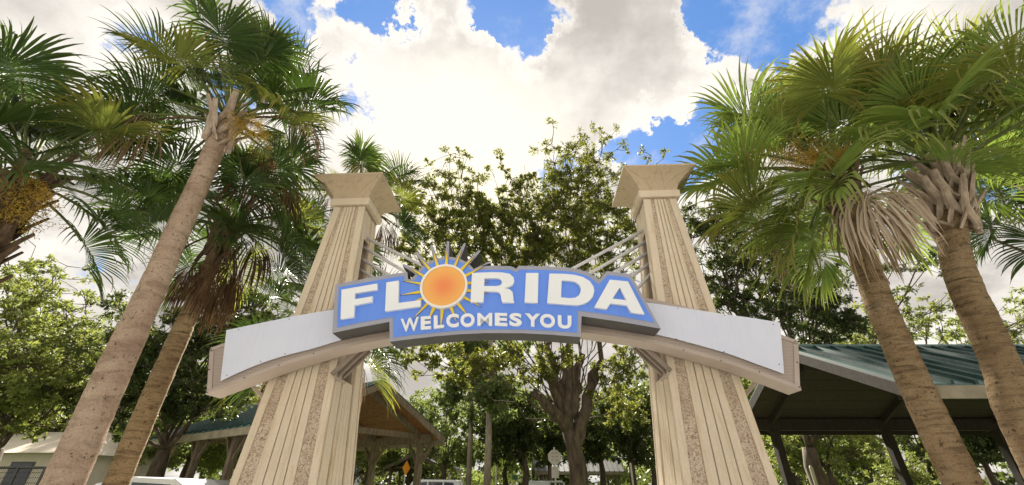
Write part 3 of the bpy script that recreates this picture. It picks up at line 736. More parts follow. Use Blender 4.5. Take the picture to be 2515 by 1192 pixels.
def flower_mesh(var):
    g = np.random.RandomState(50+var); V, F = [], []
    for b_ in range(46):
        s0 = g.uniform(.15, 1.0); q = np.array((s0*.75, g.normal(0, .03), .35*s0-.45*s0*s0)); d = nrm(np.array((g.uniform(.0, .8), g.normal(0, .8), g.uniform(-.9, .3))))
        for k in range(26):
            p = q + d*g.uniform(0, .33) + g.normal(0, .022, 3); dd = nrm(g.normal(0, 1, 3)); s_ = nrm(np.cross(dd, g.normal(0, 1, 3)))
            l, w = g.uniform(.02, .05), .0035
            i = len(V); V += [p-s_*w, p+s_*w, p+dd*l+s_*w, p+dd*l-s_*w]; F.append((i, i+1, i+2, i+3))
    return np_mesh('flower_stalk', np.array(V), np.array(F), [M['flower']])

def palm(base, hub, spec, label, r0=.165, r1=.125, mid=None, bark='bark_p', boots=(0, 0, 'boot'), flowers=(), seed=1, size=1.0, yellow=.12, az0=0.0, custom=(), cpx=()):
    """spec: list of (count, elev_from, elev_to, kind)"""
    g = random.Random(seed); base, hub = Vector(base), Vector(hub)
    root = empty('cabbage_palm', base)
    path = [base-base] + ([Vector(m_)-base for m_ in mid] if mid else [(hub-base)*.5]) + [hub-base]
    link('trunk', trunk_mesh(path, (r0, r1), 'trunk', M[bark], seed), root)
    h = hub-base; down = (path[-1]-path[-2]).normalized()
    nb, span, bm = boots
    for k in range(nb):
        u = k/max(1, nb-1); zpos = h - down*(span*(1-u)); a = 2.39996*k + g.uniform(-.15, .15); rr = r1*(1.25 - .15*u)
        o = link('boot', boot_mesh(rr, k % 4, bm), root, zpos - Vector((0, 0, .12))); o.rotation_euler = (g.uniform(-.1, .1), g.uniform(-.12, .05), a); o.scale = (1, 1, g.uniform(.85, 1.15))
    i = 0
    for cnt, e0, e1, kind in spec:
        for k in range(cnt):
            u = (k+.5)/cnt; el = e0+(e1-e0)*u + g.uniform(-7, 7); a = az0 + 2.39996*i + g.uniform(-.25, .25); i += 1
            kd = kind if kind not in 'gr' else ('y' if g.random() < yellow else kind)
            o = link('frond', get_frond(el, kd, g.randrange(3)), root)
            lift = .22*math.sin(R(max(-60, min(80, el)))) ; o.location = h + Vector((math.cos(a)*.07, math.sin(a)*.07, lift))
            o.rotation_euler = (0, 0, a); s_ = size*g.uniform(.9, 1.08); o.scale = (s_, s_, s_)
    for a, el, kind, s_ in custom:
        o = link('frond', get_frond(el, kind, g.randrange(3)), root, h + Vector((math.cos(R(a))*.07, math.sin(R(a))*.07, .22*math.sin(R(el)))))
        o.rotation_euler = (0, 0, R(a)); o.scale = (s_,)*3
    for px, py, dY, kind in cpx:
        W_ = at(px, py, hub.y+dY) - hub; hd = math.hypot(W_.x, W_.y); el = math.degrees(math.atan2(W_.z, hd)); a = math.atan2(W_.y, W_.x)
        el2 = el + 9*math.cos(R(el)) if kind in 'gyr' else el+14*math.cos(R(el))
        o = link('frond', get_frond(max(-84, min(86, el2)), kind, g.randrange(3)), root, h + Vector((math.cos(a)*.07, math.sin(a)*.07, .16*math.sin(R(el)))))
        d_ = W_.length; s_ = max(.72, min(1.15, d_/(1.0 if kind in 'gyr' else .75))); o.rotation_euler = (0, 0, a); o.scale = (s_*size, s_*size, s_*size)
    if flowers and not FLW: FLW.extend(flower_mesh(q) for q in range(2))
    for a, el, s_ in flowers:
        o = link('flower_stalk', FLW[g.randrange(2)], root, h + Vector((math.cos(R(a))*.12, math.sin(R(a))*.12, .05))); o.rotation_euler = (0, -R(el), R(a)); o.scale = (s_,)*3
    return tag(root, label, 'palm tree', 'cabbage palms around the gateway')

# left tall palm
b_ = at(160, 1192, 4.5); palm((b_.x, 4.5, 0), at(556, 300, 4.5), [(4, 84, 60, 'g'), (10, 56, 25, 'g'), (11, 20, -22, 'g')], 'tall palm with a long pinkish trunk and stubby leaf bases, left of the left pillar',
     .172, .118, mid=[at(272, 930, 4.5), at(378, 700, 4.5)], boots=(12, .42, 'boot'), seed=3, az0=1.4, size=.9, flowers=((0, -25, .9), (-20, -45, .8)),
     cpx=((450, 100, .1, 'g'), (590, 70, -.2, 'g'), (640, 165, -.5, 'g'), (735, 165, .2, 'g'), (755, 240, -.2, 'g'), (400, 195, -.2, 'g'), (490, 165, .4, 'y'), (345, 215, .3, 'g'), (365, 285, -.3, 'd'), (690, 285, -.4, 'y'), (720, 300, .3, 'd'), (540, 160, .8, 'g'), (660, 110, .8, 'g'), (640, 350, .5, 'b'), (430, 250, .7, 'g')))
b_ = at(277, 1192, 6.6); palm((b_.x, 6.6, 0), at(562, 560, 6.6), [(3, 84, 66, 'g'), (8, 45, 25, 'g'), (10, 15, -18, 'g'), (9, -40, -78, 'b')], 'darker palm with brown hanging dead leaves behind the tall left palm',
     .155, .13, mid=[at(395, 930, 6.6), at(480, 740, 6.6)], bark='bark_t', boots=(16, .62, 'boot_d'), seed=8, az0=1.1, yellow=.05,
     cpx=((390, 480, -.3, 'g'), (330, 470, .2, 'g'), (430, 440, .3, 'g'), (660, 450, -.2, 'b'), (700, 470, .2, 'b'), (640, 480, .5, 'b'), (690, 560, -.3, 'g'), (660, 590, -.4, 'b'), (720, 600, .2, 'g'), (570, 680, -.4, 'b'), (610, 430, .2, 'g'), (420, 530, -.5, 'g'), (650, 400, .0, 'b'), (720, 440, -.3, 'b'), (600, 470, -.6, 'b'), (740, 530, .3, 'b'), (480, 470, .4, 'g')))
h = at(50, 440, 4.0); palm((h.x+.0, 4.0, 0), h, [(4, 66, 50, 'g'), (9, 48, 14, 'g'), (6, 10, -12, 'g')], 'palm at the left edge with a rough booted trunk and dense fan leaves',
     .2, .17, bark='bark_t', boots=(44, 1.6, 'boot_d'), seed=5, az0=1.9, yellow=.04, size=.95, flowers=((-20, -60, 1.0), (0, -50, .9)),
     cpx=((20, 130, -.1, 'g'), (40, 210, .2, 'g'), (80, 260, -.3, 'g'), (100, 330, .1, 'g'), (90, 390, -.3, 'g'), (120, 420, .2, 'y'), (60, 400, -.6, 'g'), (60, 150, .6, 'g'), (120, 300, .7, 'g')))
h = at(885, 505, 8.2); palm((h.x+.05, 8.2, 0), h, [(3, 50, 35, 'g'), (5, 28, 0, 'g'), (4, -6, -30, 'g')], 'palm rising behind the cap of the left pillar',
     .16, .13, bark='bark_t', boots=(10, .5, 'boot_d'), seed=12, az0=.2, yellow=.25, size=.9, flowers=((-90, 50, 1.0), (-60, 40, .9)),
     cpx=((880, 400, .0, 'y'), (890, 410, -.4, 'g'), (960, 440, .0, 'g'), (985, 540, -.2, 'g'), (975, 560, .2, 'b'), (990, 570, -.3, 'b'), (800, 470, .2, 'b'), (770, 520, -.2, 'g'), (940, 420, .5, 'g')))
h = at(790, 800, 7.6); palm((h.x, 7.6, 0), h, [(3, 80, 60, 'g'), (4, 52, 28, 'g'), (4, 20, -6, 'g')], 'low palm half hidden behind the left pillar and the beam',
     .17, .14, bark='bark_t', boots=(10, .5, 'boot_d'), seed=21, az0=.7, yellow=.1, size=.9, cpx=((700, 720, .2, 'g'), (680, 740, -.2, 'g'), (650, 880, -.1, 'y'), (620, 900, .3, 'g'), (920, 860, -.2, 'g'), (930, 900, .2, 'y'), (900, 900, .5, 'd'), (640, 930, .1, 'd')))
# right palms
b_ = at(2368, 1192, 5.0); h = at(2062, 440, 5.0); palm((b_.x, 5.0, 0), h, [(4, 84, 60, 'r'), (8, 50, 20, 'r'), (8, 14, -24, 'r')], 'palm with a pale dead leaf hanging at its crown, right of the right pillar',
     .172, .135, mid=[at(2228, 900, 5.0), at(2128, 660, 5.0)], bark='bark_t', boots=(14, .7, 'boot_d'), seed=31, az0=2.2, yellow=.3, size=1.1, flowers=((170, 50, 1.0), (190, 40, 1.0), (215, 10, 1.0), (240, 0, .9)),
     cpx=((1880, 190, .6, 'g'), (1845, 265, .4, 'g'), (1930, 140, .5, 'g'), (2010, 100, .4, 'r'), (1900, 310, -.1, 'r'), (2070, 90, .5, 'r'), (2090, 270, -.5, 'y'), (2000, 200, .2, 'y'), (1960, 350, -.2, 'r'), (2040, 420, -1.0, 'r'), (1800, 410, .2, 'r'), (1880, 480, .0, 'y'), (1920, 520, -.4, 'y'), (1850, 560, .4, 'd'),
          (2118, 465, -.85, 'p'), (2135, 450, -.7, 'p'), (2105, 490, -.6, 'd'), (1990, 560, -.3, 'r'), (2170, 330, -.5, 'y'), (2200, 250, .3, 'r'), (1960, 260, .6, 'y')))
h = at(2325, 425, 4.6); palm((at(2600, 1192, 4.6).x-.12, 4.6, 0), h, [(4, 86, 64, 'r'), (7, 60, 36, 'r'), (5, 30, 15, 'r')], 'palm with criss-crossed leaf bases at the right edge',
     .17, .15, mid=[at(2515, 1050, 4.6), at(2452, 880, 4.6), at(2352, 650, 4.6)], bark='bark_t', boots=(46, 1.0, 'boot'), seed=44, az0=.5, yellow=.5, size=1.2,
     cpx=((2340, 270, -.5, 'y'), (2400, 290, -.3, 'y'), (2450, 240, .1, 'y'), (2420, 160, -.2, 'y'), (2310, 130, .0, 'r'), (2230, 120, .4, 'r'), (2300, 310, -.8, 'r'), (2380, 90, .5, 'r'), (2460, 350, .4, 'r'), (2390, 450, .7, 'r'), (2240, 300, .5, 'r'), (2180, 190, .1, 'r'), (2210, 60, .2, 'r'), (2330, 40, .1, 'y'), (2440, 40, .2, 'r'), (2120, 60, .5, 'r'), (2480, 130, -.2, 'y'), (2270, 200, .2, 'r'), (2370, 190, .2, 'y')))
h = at(2540, 440, 6.4); palm((h.x+.6, 6.4, 0), h, [(3, 84, 60, 'g'), (6, 52, 28, 'g'), (7, 22, -4, 'g'), (6, -8, -36, 'g'), (3, -55, -70, 'b')], 'dark palm at the far right, behind the palm with criss-crossed leaf bases',
     .16, .13, bark='bark_t', boots=(12, .6, 'boot_d'), seed=52, az0=.9, yellow=.08)

# ------------------------------------------------------------------ broadleaf trees
def leaf_cloud(g, centers, radii, per, size, flatten=.75, aspect=.42):
    n = len(centers)*per; c = np.repeat(np.asarray(centers), per, 0); r = np.repeat(np.asarray(radii), per)[:, None]
    K = 8; D = nrm(g.normal(0, 1, (len(centers), K, 3)) + np.array((0, 0, .15))); pick = g.randint(0, K, n)
    Dn = D[np.repeat(np.arange(len(centers)), per), pick]; u = g.uniform(0, 1, (n, 1))**.8
    p = c + Dn*u*r*np.array((1, 1, flatten))*1.05 + g.normal(0, 1, (n, 3))*r*.10
    d = nrm(Dn*.8 + g.normal(0, .6, (n, 3)) + np.array((0, 0, -.15))); s_ = nrm(np.cross(d, g.normal(0, 1, (n, 3))))
    L = size*g.uniform(.65, 1.25, (n, 1)); w = L*aspect
    V = np.stack([p, p+d*L*.45+s_*w*.5, p+d*L, p+d*L*.45-s_*w*.5], 1).reshape(-1, 3)
    return V, np.arange(n*4).reshape(-1, 4)
def bez(a, b_, sag, n=7, g=None, wob=.0):
    a, b_ = Vector(a), Vector(b_); L = (b_-a).length; out = []
    m_ = (a+b_)/2 + Vector((0, 0, sag*L))
    for k in range(n+1):
        u = k/n; p = a*(1-u)**2 + m_*2*u*(1-u) + b_*u*u
        if g is not None and 0 < k < n: p += Vector(g.normal(0, wob*L, 3))
        out.append(p)
    return out
def tree_meshes(seed, trunk, limbs, lobes, leaf, leafm, barkm, r0, per=26, twig=True, lk=1.0):
    """trunk: points; limbs: list of (start index point, lobe id); lobes: (cx,cy,cz,rx,ry,rz,nclumps)"""
    g = np.random.RandomState(seed); wood = MB(); cs, rs = [], []
    tp = [Vector(p) for p in trunk]; nT = len(tp)
    wood.tube(tp, [r0*(1.25-.55*k/(nT-1)) for k in range(nT)], 12)
    top_ = tp[-1]
    for (cx, cy, cz, rx, ry, rz, ncl) in lobes:
        c = Vector((cx, cy, cz)); st = tp[-1] if cz > tp[-1].z*1.0 else tp[max(0, nT-2)]
        rl = lk*(r0*.16 + r0*.34*min(1, (rx*rz)/6.0))
        lp = bez(st, c + Vector((0, 0, -rz*.25)), -.02 if cz > top_.z+1 else .12, 8, g, .022)
        wood.tube(lp, [rl*(1-.72*k/8) for k in range(9)], 8)
        K = max(3, ncl//7)
        for k in range(K):
            d = nrm(g.normal(0, 1, 3)); d[2] = d[2]*.8+.25; rr = g.uniform(.55, .95)
            e = Vector((cx+d[0]*rx*rr, cy+d[1]*ry*rr, cz+d[2]*rz*rr)); s_ = lp[4+g.randint(0, 5)]
            sp = bez(s_, e, .06, 5, g, .035); wood.tube(sp, [rl*.30*(1-.8*q/5)+.006 for q in range(6)], 5)
            for q in range(7):
                f = sp[2+g.randint(0, 4)]; e2 = f + Vector(g.normal(0, 1, 3)*np.array((rx, ry, rz))*.26) + Vector((0, 0, .05))
                cs.append(tuple(e2)); rs.append(.34*(rx+rz)/2*g.uniform(.35, .62))
                if twig: wood.tube([f, (f+e2)/2 + Vector(g.normal(0, .05, 3)), e2], [.016, .011, .006], 4, cap=False)
    V, F = leaf_cloud(g, cs, rs, per, leaf)
    wm = wood.mesh('trunk', barkm, smooth=True); lm = np_mesh('crown', V, F, [leafm])
    return wm, lm
def tree(name, base, wm, lm, label, group=None, cat='tree', rz=0, s=(1, 1, 1)):
    root = empty(name, base, rz); root.scale = s
    link('trunk', wm, root); c = link('crown', lm, root); tag(c, kind='stuff')
    return tag(root, label, cat, group)
def lobes_px(base, spec):
    """spec: (px,py,Y,rx_px,rz_px,ry_m,n) -> lobes relative to base"""
    out = []
    for px, py, Y, rxp, rzp, ry, n in spec:
        p = at(px, py, Y); zc = Y*CP + (p.z-CAM_H)*SP; out.append((p.x-base[0], Y-base[1], p.z, rxp*zc/FPX, ry, rzp*zc/FPX*1.05, n))
    return out
# central oak
b0 = at(1418, 1192, 14.0); B = (b0.x, 14.0, 0)
def rel(px, py, Y): p = at(px, py, Y); return (p.x-B[0], Y-B[1], p.z)
tr = [(0, 0, 0), rel(1420, 1150, 14), rel(1408, 1095, 14), rel(1392, 1050, 14)]
lob = lobes_px(B, [(1465, 395, 13.2, 70, 75, 1.6, 60), (1370, 420, 13.0, 80, 75, 1.8, 70), (1300, 500, 12.8, 85, 75, 1.8, 70), (1430, 520, 13.5, 95, 75, 2.0, 90), (1560, 470, 13.5, 70, 75, 1.7, 60),
     (1110, 450, 12.5, 85, 60, 1.8, 70), (1075, 550, 12.5, 95, 65, 1.8, 70), (1200, 560, 13.0, 85, 75, 1.8, 60), (1350, 610, 14, 90, 60, 2.0, 50), (1500, 610, 14, 80, 65, 2.0, 60),
     (1180, 880, 12.0, 120, 45, 1.5, 60), (1030, 880, 12.0, 80, 40, 1.2, 40), (1330, 890, 13, 80, 45, 1.5, 40), (1540, 900, 14, 80, 60, 2.0, 60), (1560, 1000, 15, 50, 60, 1.5, 40), (1480, 720, 14.5, 90, 60, 2, 40), (1190, 720, 13.5, 90, 70, 2, 40), (1280, 590, 13.5, 80, 60, 1.6, 60), (1140, 620, 13, 80, 60, 1.6, 60), (1420, 450, 13.2, 80, 60, 1.6, 60), (1520, 540, 13.5, 70, 60, 1.5, 50), (1010, 480, 12.8, 50, 60, 1.4, 40), (1235, 545, 13.2, 60, 50, 1.4, 50), (1240, 630, 13.2, 80, 40, 1.4, 50), (1010, 600, 13, 60, 60, 1.4, 40), (1420, 590, 13.5, 80, 50, 1.5, 50), (1210, 480, 13.2, 60, 50, 1.4, 40), (1270, 440, 13.2, 50, 50, 1.3, 40), (1160, 500, 12.8, 60, 50, 1.4, 40)])
wm, lm = tree_meshes(4, tr, None, lob, .105, M['leaf_oak'], M['bark'], .25, per=88, lk=.42)
oak = tree('oak_tree', B, wm, lm, 'large oak with forking trunk and open crown seen through the gateway')
mb = MB(); g_ = np.random.RandomState(5)
for e, r_ in (((1310, 960, 13.2), .17), ((1345, 920, 13.6), .15), ((1385, 880, 14), .16), ((1430, 870, 14.2), .17), ((1475, 890, 14.4), .19), ((1330, 700, 13.4), .10), ((1405, 640, 13.8), .11), ((1500, 720, 14.6), .10)):
    st = tr[-1] if e[0] < 1440 else tr[-2]
    pts = bez(st, rel(*e), .05, 8, g_, .02); mb.tube(pts, [r_*(1.25-.6*k/8) for k in range(9)], 9)
mb.build('limb', M['bark'], oak, smooth=True)
# right-hand dense tree behind the right pillar
def big_tree(name, bx, by, spec, seed, leafm, label, barkm='bark', leaf=.12, per=80, r0=.26, fork=2.6):
    Bq = (bx, by, 0); l = lobes_px(Bq, spec)
    wm, lm = tree_meshes(seed, [(0, 0, 0), (.05, 0, fork*.5), (-.03, .05, fork*.8), (0, 0, fork)], None, l, leaf, M[leafm], M[barkm], r0, per)
    return tree(name, Bq, wm, lm, label)
big_tree('broadleaf_tree', 9.2, 14.5, [(1720, 560, 13.5, 80, 80, 2, 70), (1800, 480, 14, 90, 80, 2, 70), (1760, 680, 14, 100, 80, 2, 80), (1890, 620, 14, 100, 90, 2, 90), (1870, 760, 14, 110, 80, 2, 90), (2000, 700, 14.5, 100, 80, 2, 80), (2040, 800, 14.5, 90, 60, 2, 70), (1990, 560, 15, 100, 80, 2, 60), (2250, 620, 16, 90, 60, 2, 30)], 14, 'leaf_dark', 'dense dark tree behind the right pillar', per=100)
big_tree('broadleaf_tree', 15.5, 17, [(2190, 800, 16, 110, 60, 2, 60), (2250, 740, 16, 80, 40, 2, 30), (2120, 850, 16, 90, 50, 2, 50), (2390, 830, 17, 100, 55, 2, 60), (2480, 800, 17, 80, 70, 2, 60)], 15, 'leaf_lite', 'thin light-leaved tree above the green roof at the right')
big_tree('broadleaf_tree', 15.5, 10.5, [(2450, 300, 11.5, 120, 110, 2, 80), (2380, 400, 12, 110, 90, 2, 70), (2480, 180, 12, 110, 100, 2, 60), (2260, 330, 12, 100, 90, 2, 60)], 16, 'leaf_dark', 'tall dark tree behind the palms at the right edge', fork=4)
big_tree('broadleaf_tree', -16.5, 15, [(60, 760, 14, 130, 90, 2.5, 90), (160, 820, 14, 120, 80, 2.5, 90), (70, 900, 13.5, 150, 90, 2.5, 110), (180, 950, 14, 120, 80, 2.5, 90), (40, 1010, 14, 130, 70, 2.5, 90), (60, 650, 15, 80, 60, 2, 40)], 17, 'leaf_lite', 'pale green bushy tree at the left edge behind the palms', leaf=.13, per=90)
big_tree('broadleaf_tree', -11.5, 15.5, [(400, 800, 14.5, 90, 75, 2, 70), (480, 860, 14.5, 110, 80, 2, 90), (330, 900, 14.5, 100, 90, 2, 90), (560, 780, 15, 90, 70, 2, 70), (600, 900, 15, 90, 70, 2, 80), (420, 980, 15, 110, 70, 2, 90), (540, 960, 15, 100, 60, 2, 70), (650, 740, 15.5, 80, 60, 2, 50), (280, 1000, 15, 90, 70, 2, 70)], 18, 'leaf_dark', 'mid green tree behind the two left palm trunks', leaf=.125, per=90)
# far trees: four kinds, copied
protos = []
for k, (lm_, bm_) in enumerate((('leaf_far', 'bark'), ('leaf_lite', 'bark'), ('leaf_dark', 'bark'), ('pine', 'bark_l'))):
    g = np.random.RandomState(70+k)
    if k < 3: lob = [(g.uniform(-2.2, 2.2), g.uniform(-2, 2), g.uniform(3.2, 8.2), g.uniform(1.5, 2.3), g.uniform(1.5, 2.3), g.uniform(1.2, 1.8), 40) for _ in range(10)]; tk = [(0, 0, 0), (.1, 0, 1.2), (0, .1, 2.2), (.1, 0, 3.0)]; r0 = .22
    else: lob = [(g.uniform(-1.8, 1.8), g.uniform(-1.8, 1.8), z, g.uniform(1.1, 1.7), g.uniform(1.1, 1.7), .7, 30) for z in np.linspace(5.5, 12, 12)]; tk = [(0, 0, 0), (.05, 0, 4), (0, .05, 8), (.05, 0, 11)]; r0 = .17
    protos.append(tree_meshes(80+k, tk, None, lob, .26 if k < 3 else .30, M[lm_], M[bm_], r0, 44, twig=False))
far = [(1195, 27, 3, 1.0, 'pale trunked pine standing behind the picnic roof, left of the stop sign'),
       (1150, 34, 3, 1.0, 'thin pine just left of the pale trunked pine'), (1090, 38, 0, 1.0, 'far tree above the two small grey shelters'), (1290, 32, 2, 1.05, 'dark spreading tree between the pale pine and the oak'),
       (1350, 40, 2, 1.1, 'dark far tree directly behind the stop sign'), (1240, 46, 0, 1.15, 'light far tree left of the dark spreading tree'), (1560, 30, 2, 1.0, 'dark tree just left of the right pillar'), (1610, 40, 0, 1.1, 'far tree half hidden by the right pillar'),
       (1480, 36, 2, 1.1, 'dark far tree behind the shelter right of the oak'), (1000, 42, 0, 1.0, 'far light tree seen under the brown picnic roof'), (900, 40, 1, 1.0, 'pale far tree just right of the left pillar'), (820, 44, 2, 1.0, 'far tree behind the left pillar'),
       (640, 36, 1, 1.0, 'far tree seen under the green roof beside the left pillar'), (540, 38, 0, 1.0, 'far tree under the middle of the green roof'), (440, 34, 1, 1.05, 'far tree under the left end of the green roof'), (330, 30, 0, 1.1, 'far tree right of the brown left palm trunk'),
       (200, 30, 2, 1.1, 'far dark tree between the two left palm trunks'), (90, 28, 0, 1.1, 'far tree behind the beige building'), (-20, 30, 1, 1.1, 'far tree at the very left edge'),
       (1960, 30, 1, 1.0, 'far light tree under the left end of the right roof'), (2050, 26, 1, .8, 'bright leafy tree under the right roof, left of the palm trunk'), (2140, 36, 0, 1.0, 'far tree under the middle of the right roof'),
       (2440, 30, 2, 1.0, 'far dark tree under the right roof, right of the palm trunk'), (2530, 34, 0, 1.1, 'far tree at the right edge'), (2300, 40, 0, 1.05, 'far tree hidden behind the right palm trunk'), (1880, 40, 0, 1.1, 'far tree just right of the right pillar')]
for k, (px, Y, kind, s_, lab) in enumerate(far):
    p = at(px, 1192, Y); wm, lm = protos[kind]
    tree('pine_tree' if kind == 3 else 'background_tree', (p.x, Y, 0), wm, lm, lab, 'trees in the background', rz=k*1.37, s=(s_,)*3)
p = at(2200, 1192, 17); wm, lm = tree_meshes(95, [(0, 0, 0), (0, 0, .4), (0, 0, .8)], None, [(0, 0, 1.9, 1.1, 1.0, .9, 70), (.6, 0, 1.3, .8, .8, .6, 40), (-.6, .2, 1.3, .8, .8, .6, 40)], .09, M['leaf_lite'], M['bark'], .06, 60)
tree('round_shrub', (p.x, 17, 0), wm, lm, 'round bright green shrub under the right roof beside the palm trunk', cat='shrub')

# ------------------------------------------------------------------ picnic shelters
def shelter(origin, ux, L, D, ze, zr, label, roofm='roof', under='plank', posts=4, seams=None, thick=.05, planks=True, beamm='beamw', knee=True, fas='fascia', fasc_h=.20, ov=.45, group='picnic shelters', post_w=.2):
    """origin: near corner; ux: unit vector (x,y) along the eaves; depth runs to its left-hand normal away from camera; local x along eave, y depth"""
    root = empty('picnic_shelter', (origin[0], origin[1], 0), math.atan2(ux[1], ux[0]))
    sl = (zr-ze)/(D/2); nl = math.hypot(1, sl)
    for s_ in (0, 1):
        def pt(x, y, o=0):  # y measured from the eave of this slope
            yy = y if s_ == 0 else D-y
            return (x, yy, ze + y*sl + o)
        mb = MB(); mb.hexa([pt(0, 0), pt(L, 0), pt(L, D/2), pt(0, D/2), pt(0, 0, thick), pt(L, 0, thick), pt(L, D/2, thick), pt(0, D/2, thick)])
        sh = mb.build('roof_sheet', M[roofm], root)
        n = seams or int(L/.42)
        for k in range(n+1):
            x = .02 + (L-.04)*k/n; mb = MB()
            mb.hexa([pt(x-.035, -.03, thick+.001), pt(x+.035, -.03, thick+.001), pt(x+.035, D/2-.02, thick+.001), pt(x-.035, D/2-.02, thick+.001), pt(x-.022, -.03, thick+.07), pt(x+.022, -.03, thick+.07), pt(x+.022, D/2-.02, thick+.07), pt(x-.022, D/2-.02, thick+.07)])
            mb.build('seam', M['seam'] if roofm == 'roof' else M[roofm], sh)
        if planks:
            q = int(D/2/.2)
            for k in range(q):
                y0 = .06 + (D/2-.08)*k/q; y1 = .06 + (D/2-.08)*(k+1)/q - .008; mb = MB(); dz = -.006*(k % 2)
                mb.hexa([pt(.06, y0, -.035+dz), pt(L-.06, y0, -.035+dz), pt(L-.06, y1, -.035+dz), pt(.06, y1, -.035+dz), pt(.06, y0, -.003), pt(L-.06, y0, -.003), pt(L-.06, y1, -.003), pt(.06, y1, -.003)])
                mb.build('ceiling_plank', M[under], sh)
        mb = MB(); y_ = -.0 if s_ == 0 else D; a, b_ = (y_-.035, y_-.002) if s_ == 0 else (y_+.002, y_+.035)
        mb.box(0, L, a, b_, ze-fasc_h, ze+.012); mb.build('fascia', M[fas] if s_ == 0 or knee else M[beamm], root)  # far fascia of the right shelter takes the shade-darkened timber
        mb = MB(); yb = ov if s_ == 0 else D-ov; zb = ze + ov*sl - .05
        mb.box(.3, L-.3, yb-.08, yb+.08, zb-.30, zb); mb.build('eave_beam', M[beamm], root)
        for k in range(posts):
            x = .75 + (L-1.5)*k/(posts-1); mb = MB(); w = post_w/2
            mb.box(x-w, x+w, yb-w, yb+w, 0, zb-.302); mb.build('post', M[beamm], root, bevel=.01)
            for d_ in (-1, 1) if knee else ():
                if 0 < x+d_*.7 < L:
                    mb = MB(); mb.bar((x+d_*.1, yb, zb-.95), (x+d_*.62, yb, zb-.32), .09, .09); mb.build('knee_brace', M[beamm], root)
    mb = MB(); mb.tube([(-.03, D/2, zr+thick+.02), (L+.03, D/2, zr+thick+.02)], .07, 8); mb.build('ridge_cap', M[roofm], root)
    for k in range(posts):
        x = .75 + (L-1.5)*k/(posts-1)
        for s_ in (0, 1):
            y0 = .1 if s_ == 0 else D-.1; mb = MB()
            mb.bar((x, y0, ze+.1*sl-.12), (x, D/2, zr-.12), .10, .16); mb.build('rafter', M[beamm], root)
        if not knee: continue
        mb = MB(); mb.bar((x, ov, ze+ov*sl-.12), (x, D-ov, ze+ov*sl-.12), .10, .18); mb.build('tie_beam', M[beamm], root)
    for x in (0, L):                       # barge boards on the gable ends
        for s_ in (0, 1):
            y0 = 0 if s_ == 0 else D; mb = MB(); xx = x-.022 if x == 0 else x+.022
            mb.bar((xx, y0, ze-.06), (xx, D/2, zr-.06), .036, .2); mb.build('barge_board', M[beamm], root)
    return tag(root, label, 'shelter', group)
# left: nearest gable end faces right; eaves run away to the left
N_, F_ = Vector((-6.1, 12.1)), Vector((-2.5, 17.1)); dv = (F_-N_).normalized(); Dp = (F_-N_).length; u_ = Vector((dv.y, -dv.x)); Ls = 9.3
o_ = N_ - u_*Ls
shelter((o_.x, o_.y), (u_.x, u_.y), Ls, Dp, 3.04, 4.55, 'picnic shelter with green roof and brown plank ceiling behind the left pillar', posts=4)
shelter((6.7, 7.5), (1, 0), 11.0, 6.0, 3.06, 4.53, 'large green roofed picnic shelter at the right behind the palm trunks', under='plank_shade', posts=4, beamm='beam_shade', knee=False)
p = at(1083, 1192, 40); shelter((p.x, 40), (0, 1), 5.0, 4.9, 2.8, 3.87, 'nearer of two small grey picnic shelters beside the brown roof post', 'roofg', posts=2, planks=False, group='small grey picnic shelters')
p = at(1117, 1192, 46.5); shelter((p.x, 46.5), (0, 1), 5.0, 4.9, 2.85, 4.35, 'farther of two small grey picnic shelters beside the brown roof post', 'roofg', posts=2, planks=False, group='small grey picnic shelters')
p = at(1313, 1192, 42); shelter((p.x, 42), (1, 0), 7.9, 4.4, 2.55, 3.83, 'grey roofed picnic shelter behind the oak trunk and stop sign', 'roofg', posts=3, planks=False, group='small grey picnic shelters')
p = at(868, 1192, 46); shelter((p.x-2.2, 46), (.97, -.2), 2.6, 3.2, 2.7, 3.6, 'small far shelter with pale green roof at the right edge of the left pillar', 'roof', posts=2, planks=False, group='small grey picnic shelters')

# ------------------------------------------------------------------ signs and poles
def octa(r): return [(r*math.cos(R(22.5+45*k)), r*math.sin(R(22.5+45*k))) for k in range(8)]
p = at(1365, 1192, 16); root = empty('stop_sign', (p.x, 16, 0)); zc = at(1365, 1123, 16).z
mb = MB(); mb.box(-.022, .022, -.03, -.004, 0, zc+.30); mb.build('post', M['galv'], root)
mb = MB(); mb.poly_extrude([[(x, z+zc) for x, z in octa(.235)]], .0, .008); pnl = mb.build('octagon_plate', M['galv'], root)
for z_ in (-.1, .02, .12): mb = MB(); mb.box(-.11, .11, -.012, -.0005, zc+z_-.014, zc+z_+.014); mb.build('stiffener', M['fascia'], pnl)
mb = MB(); mb.box(-.12, .12, .0, .008, zc-.62, zc-.28); mb.build('lower_plate', M['galv'], root)
tag(root, 'back of an octagonal stop sign on a thin post before the oak trunk', 'sign')
p = at(992, 1192, 26); root = empty('warning_sign', (p.x, 26, 0)); zc = at(993, 1150, 26).z
mb = MB(); mb.box(-.03, .03, -.02, .02, 0, zc-.1); mb.build('post', M['galv'], root)
mb = MB(); mb.poly_extrude([[(0, zc-.36), (.36, zc), (0, zc+.36), (-.36, zc)]], -.04, -.03); o = mb.build('diamond_plate', M['orange'], root); o.rotation_euler = (0, 0, R(68))
tag(root, 'orange diamond warning sign left of the brown shelter post', 'sign')
p = at(1265, 1192, 38); root = empty('street_name_sign', (p.x, 38, 0)); zc = at(1265, 1173, 38).z
mb = MB(); mb.box(-.03, .03, -.02, .02, 0, zc); mb.build('post', M['galv'], root)
mb = MB(); mb.box(-.22, .22, -.05, -.03, zc-.16, zc+.16); mb.build('plate', M['sgreen'], root); tag(root, 'small green sign plate on a post left of the stop sign', 'sign')
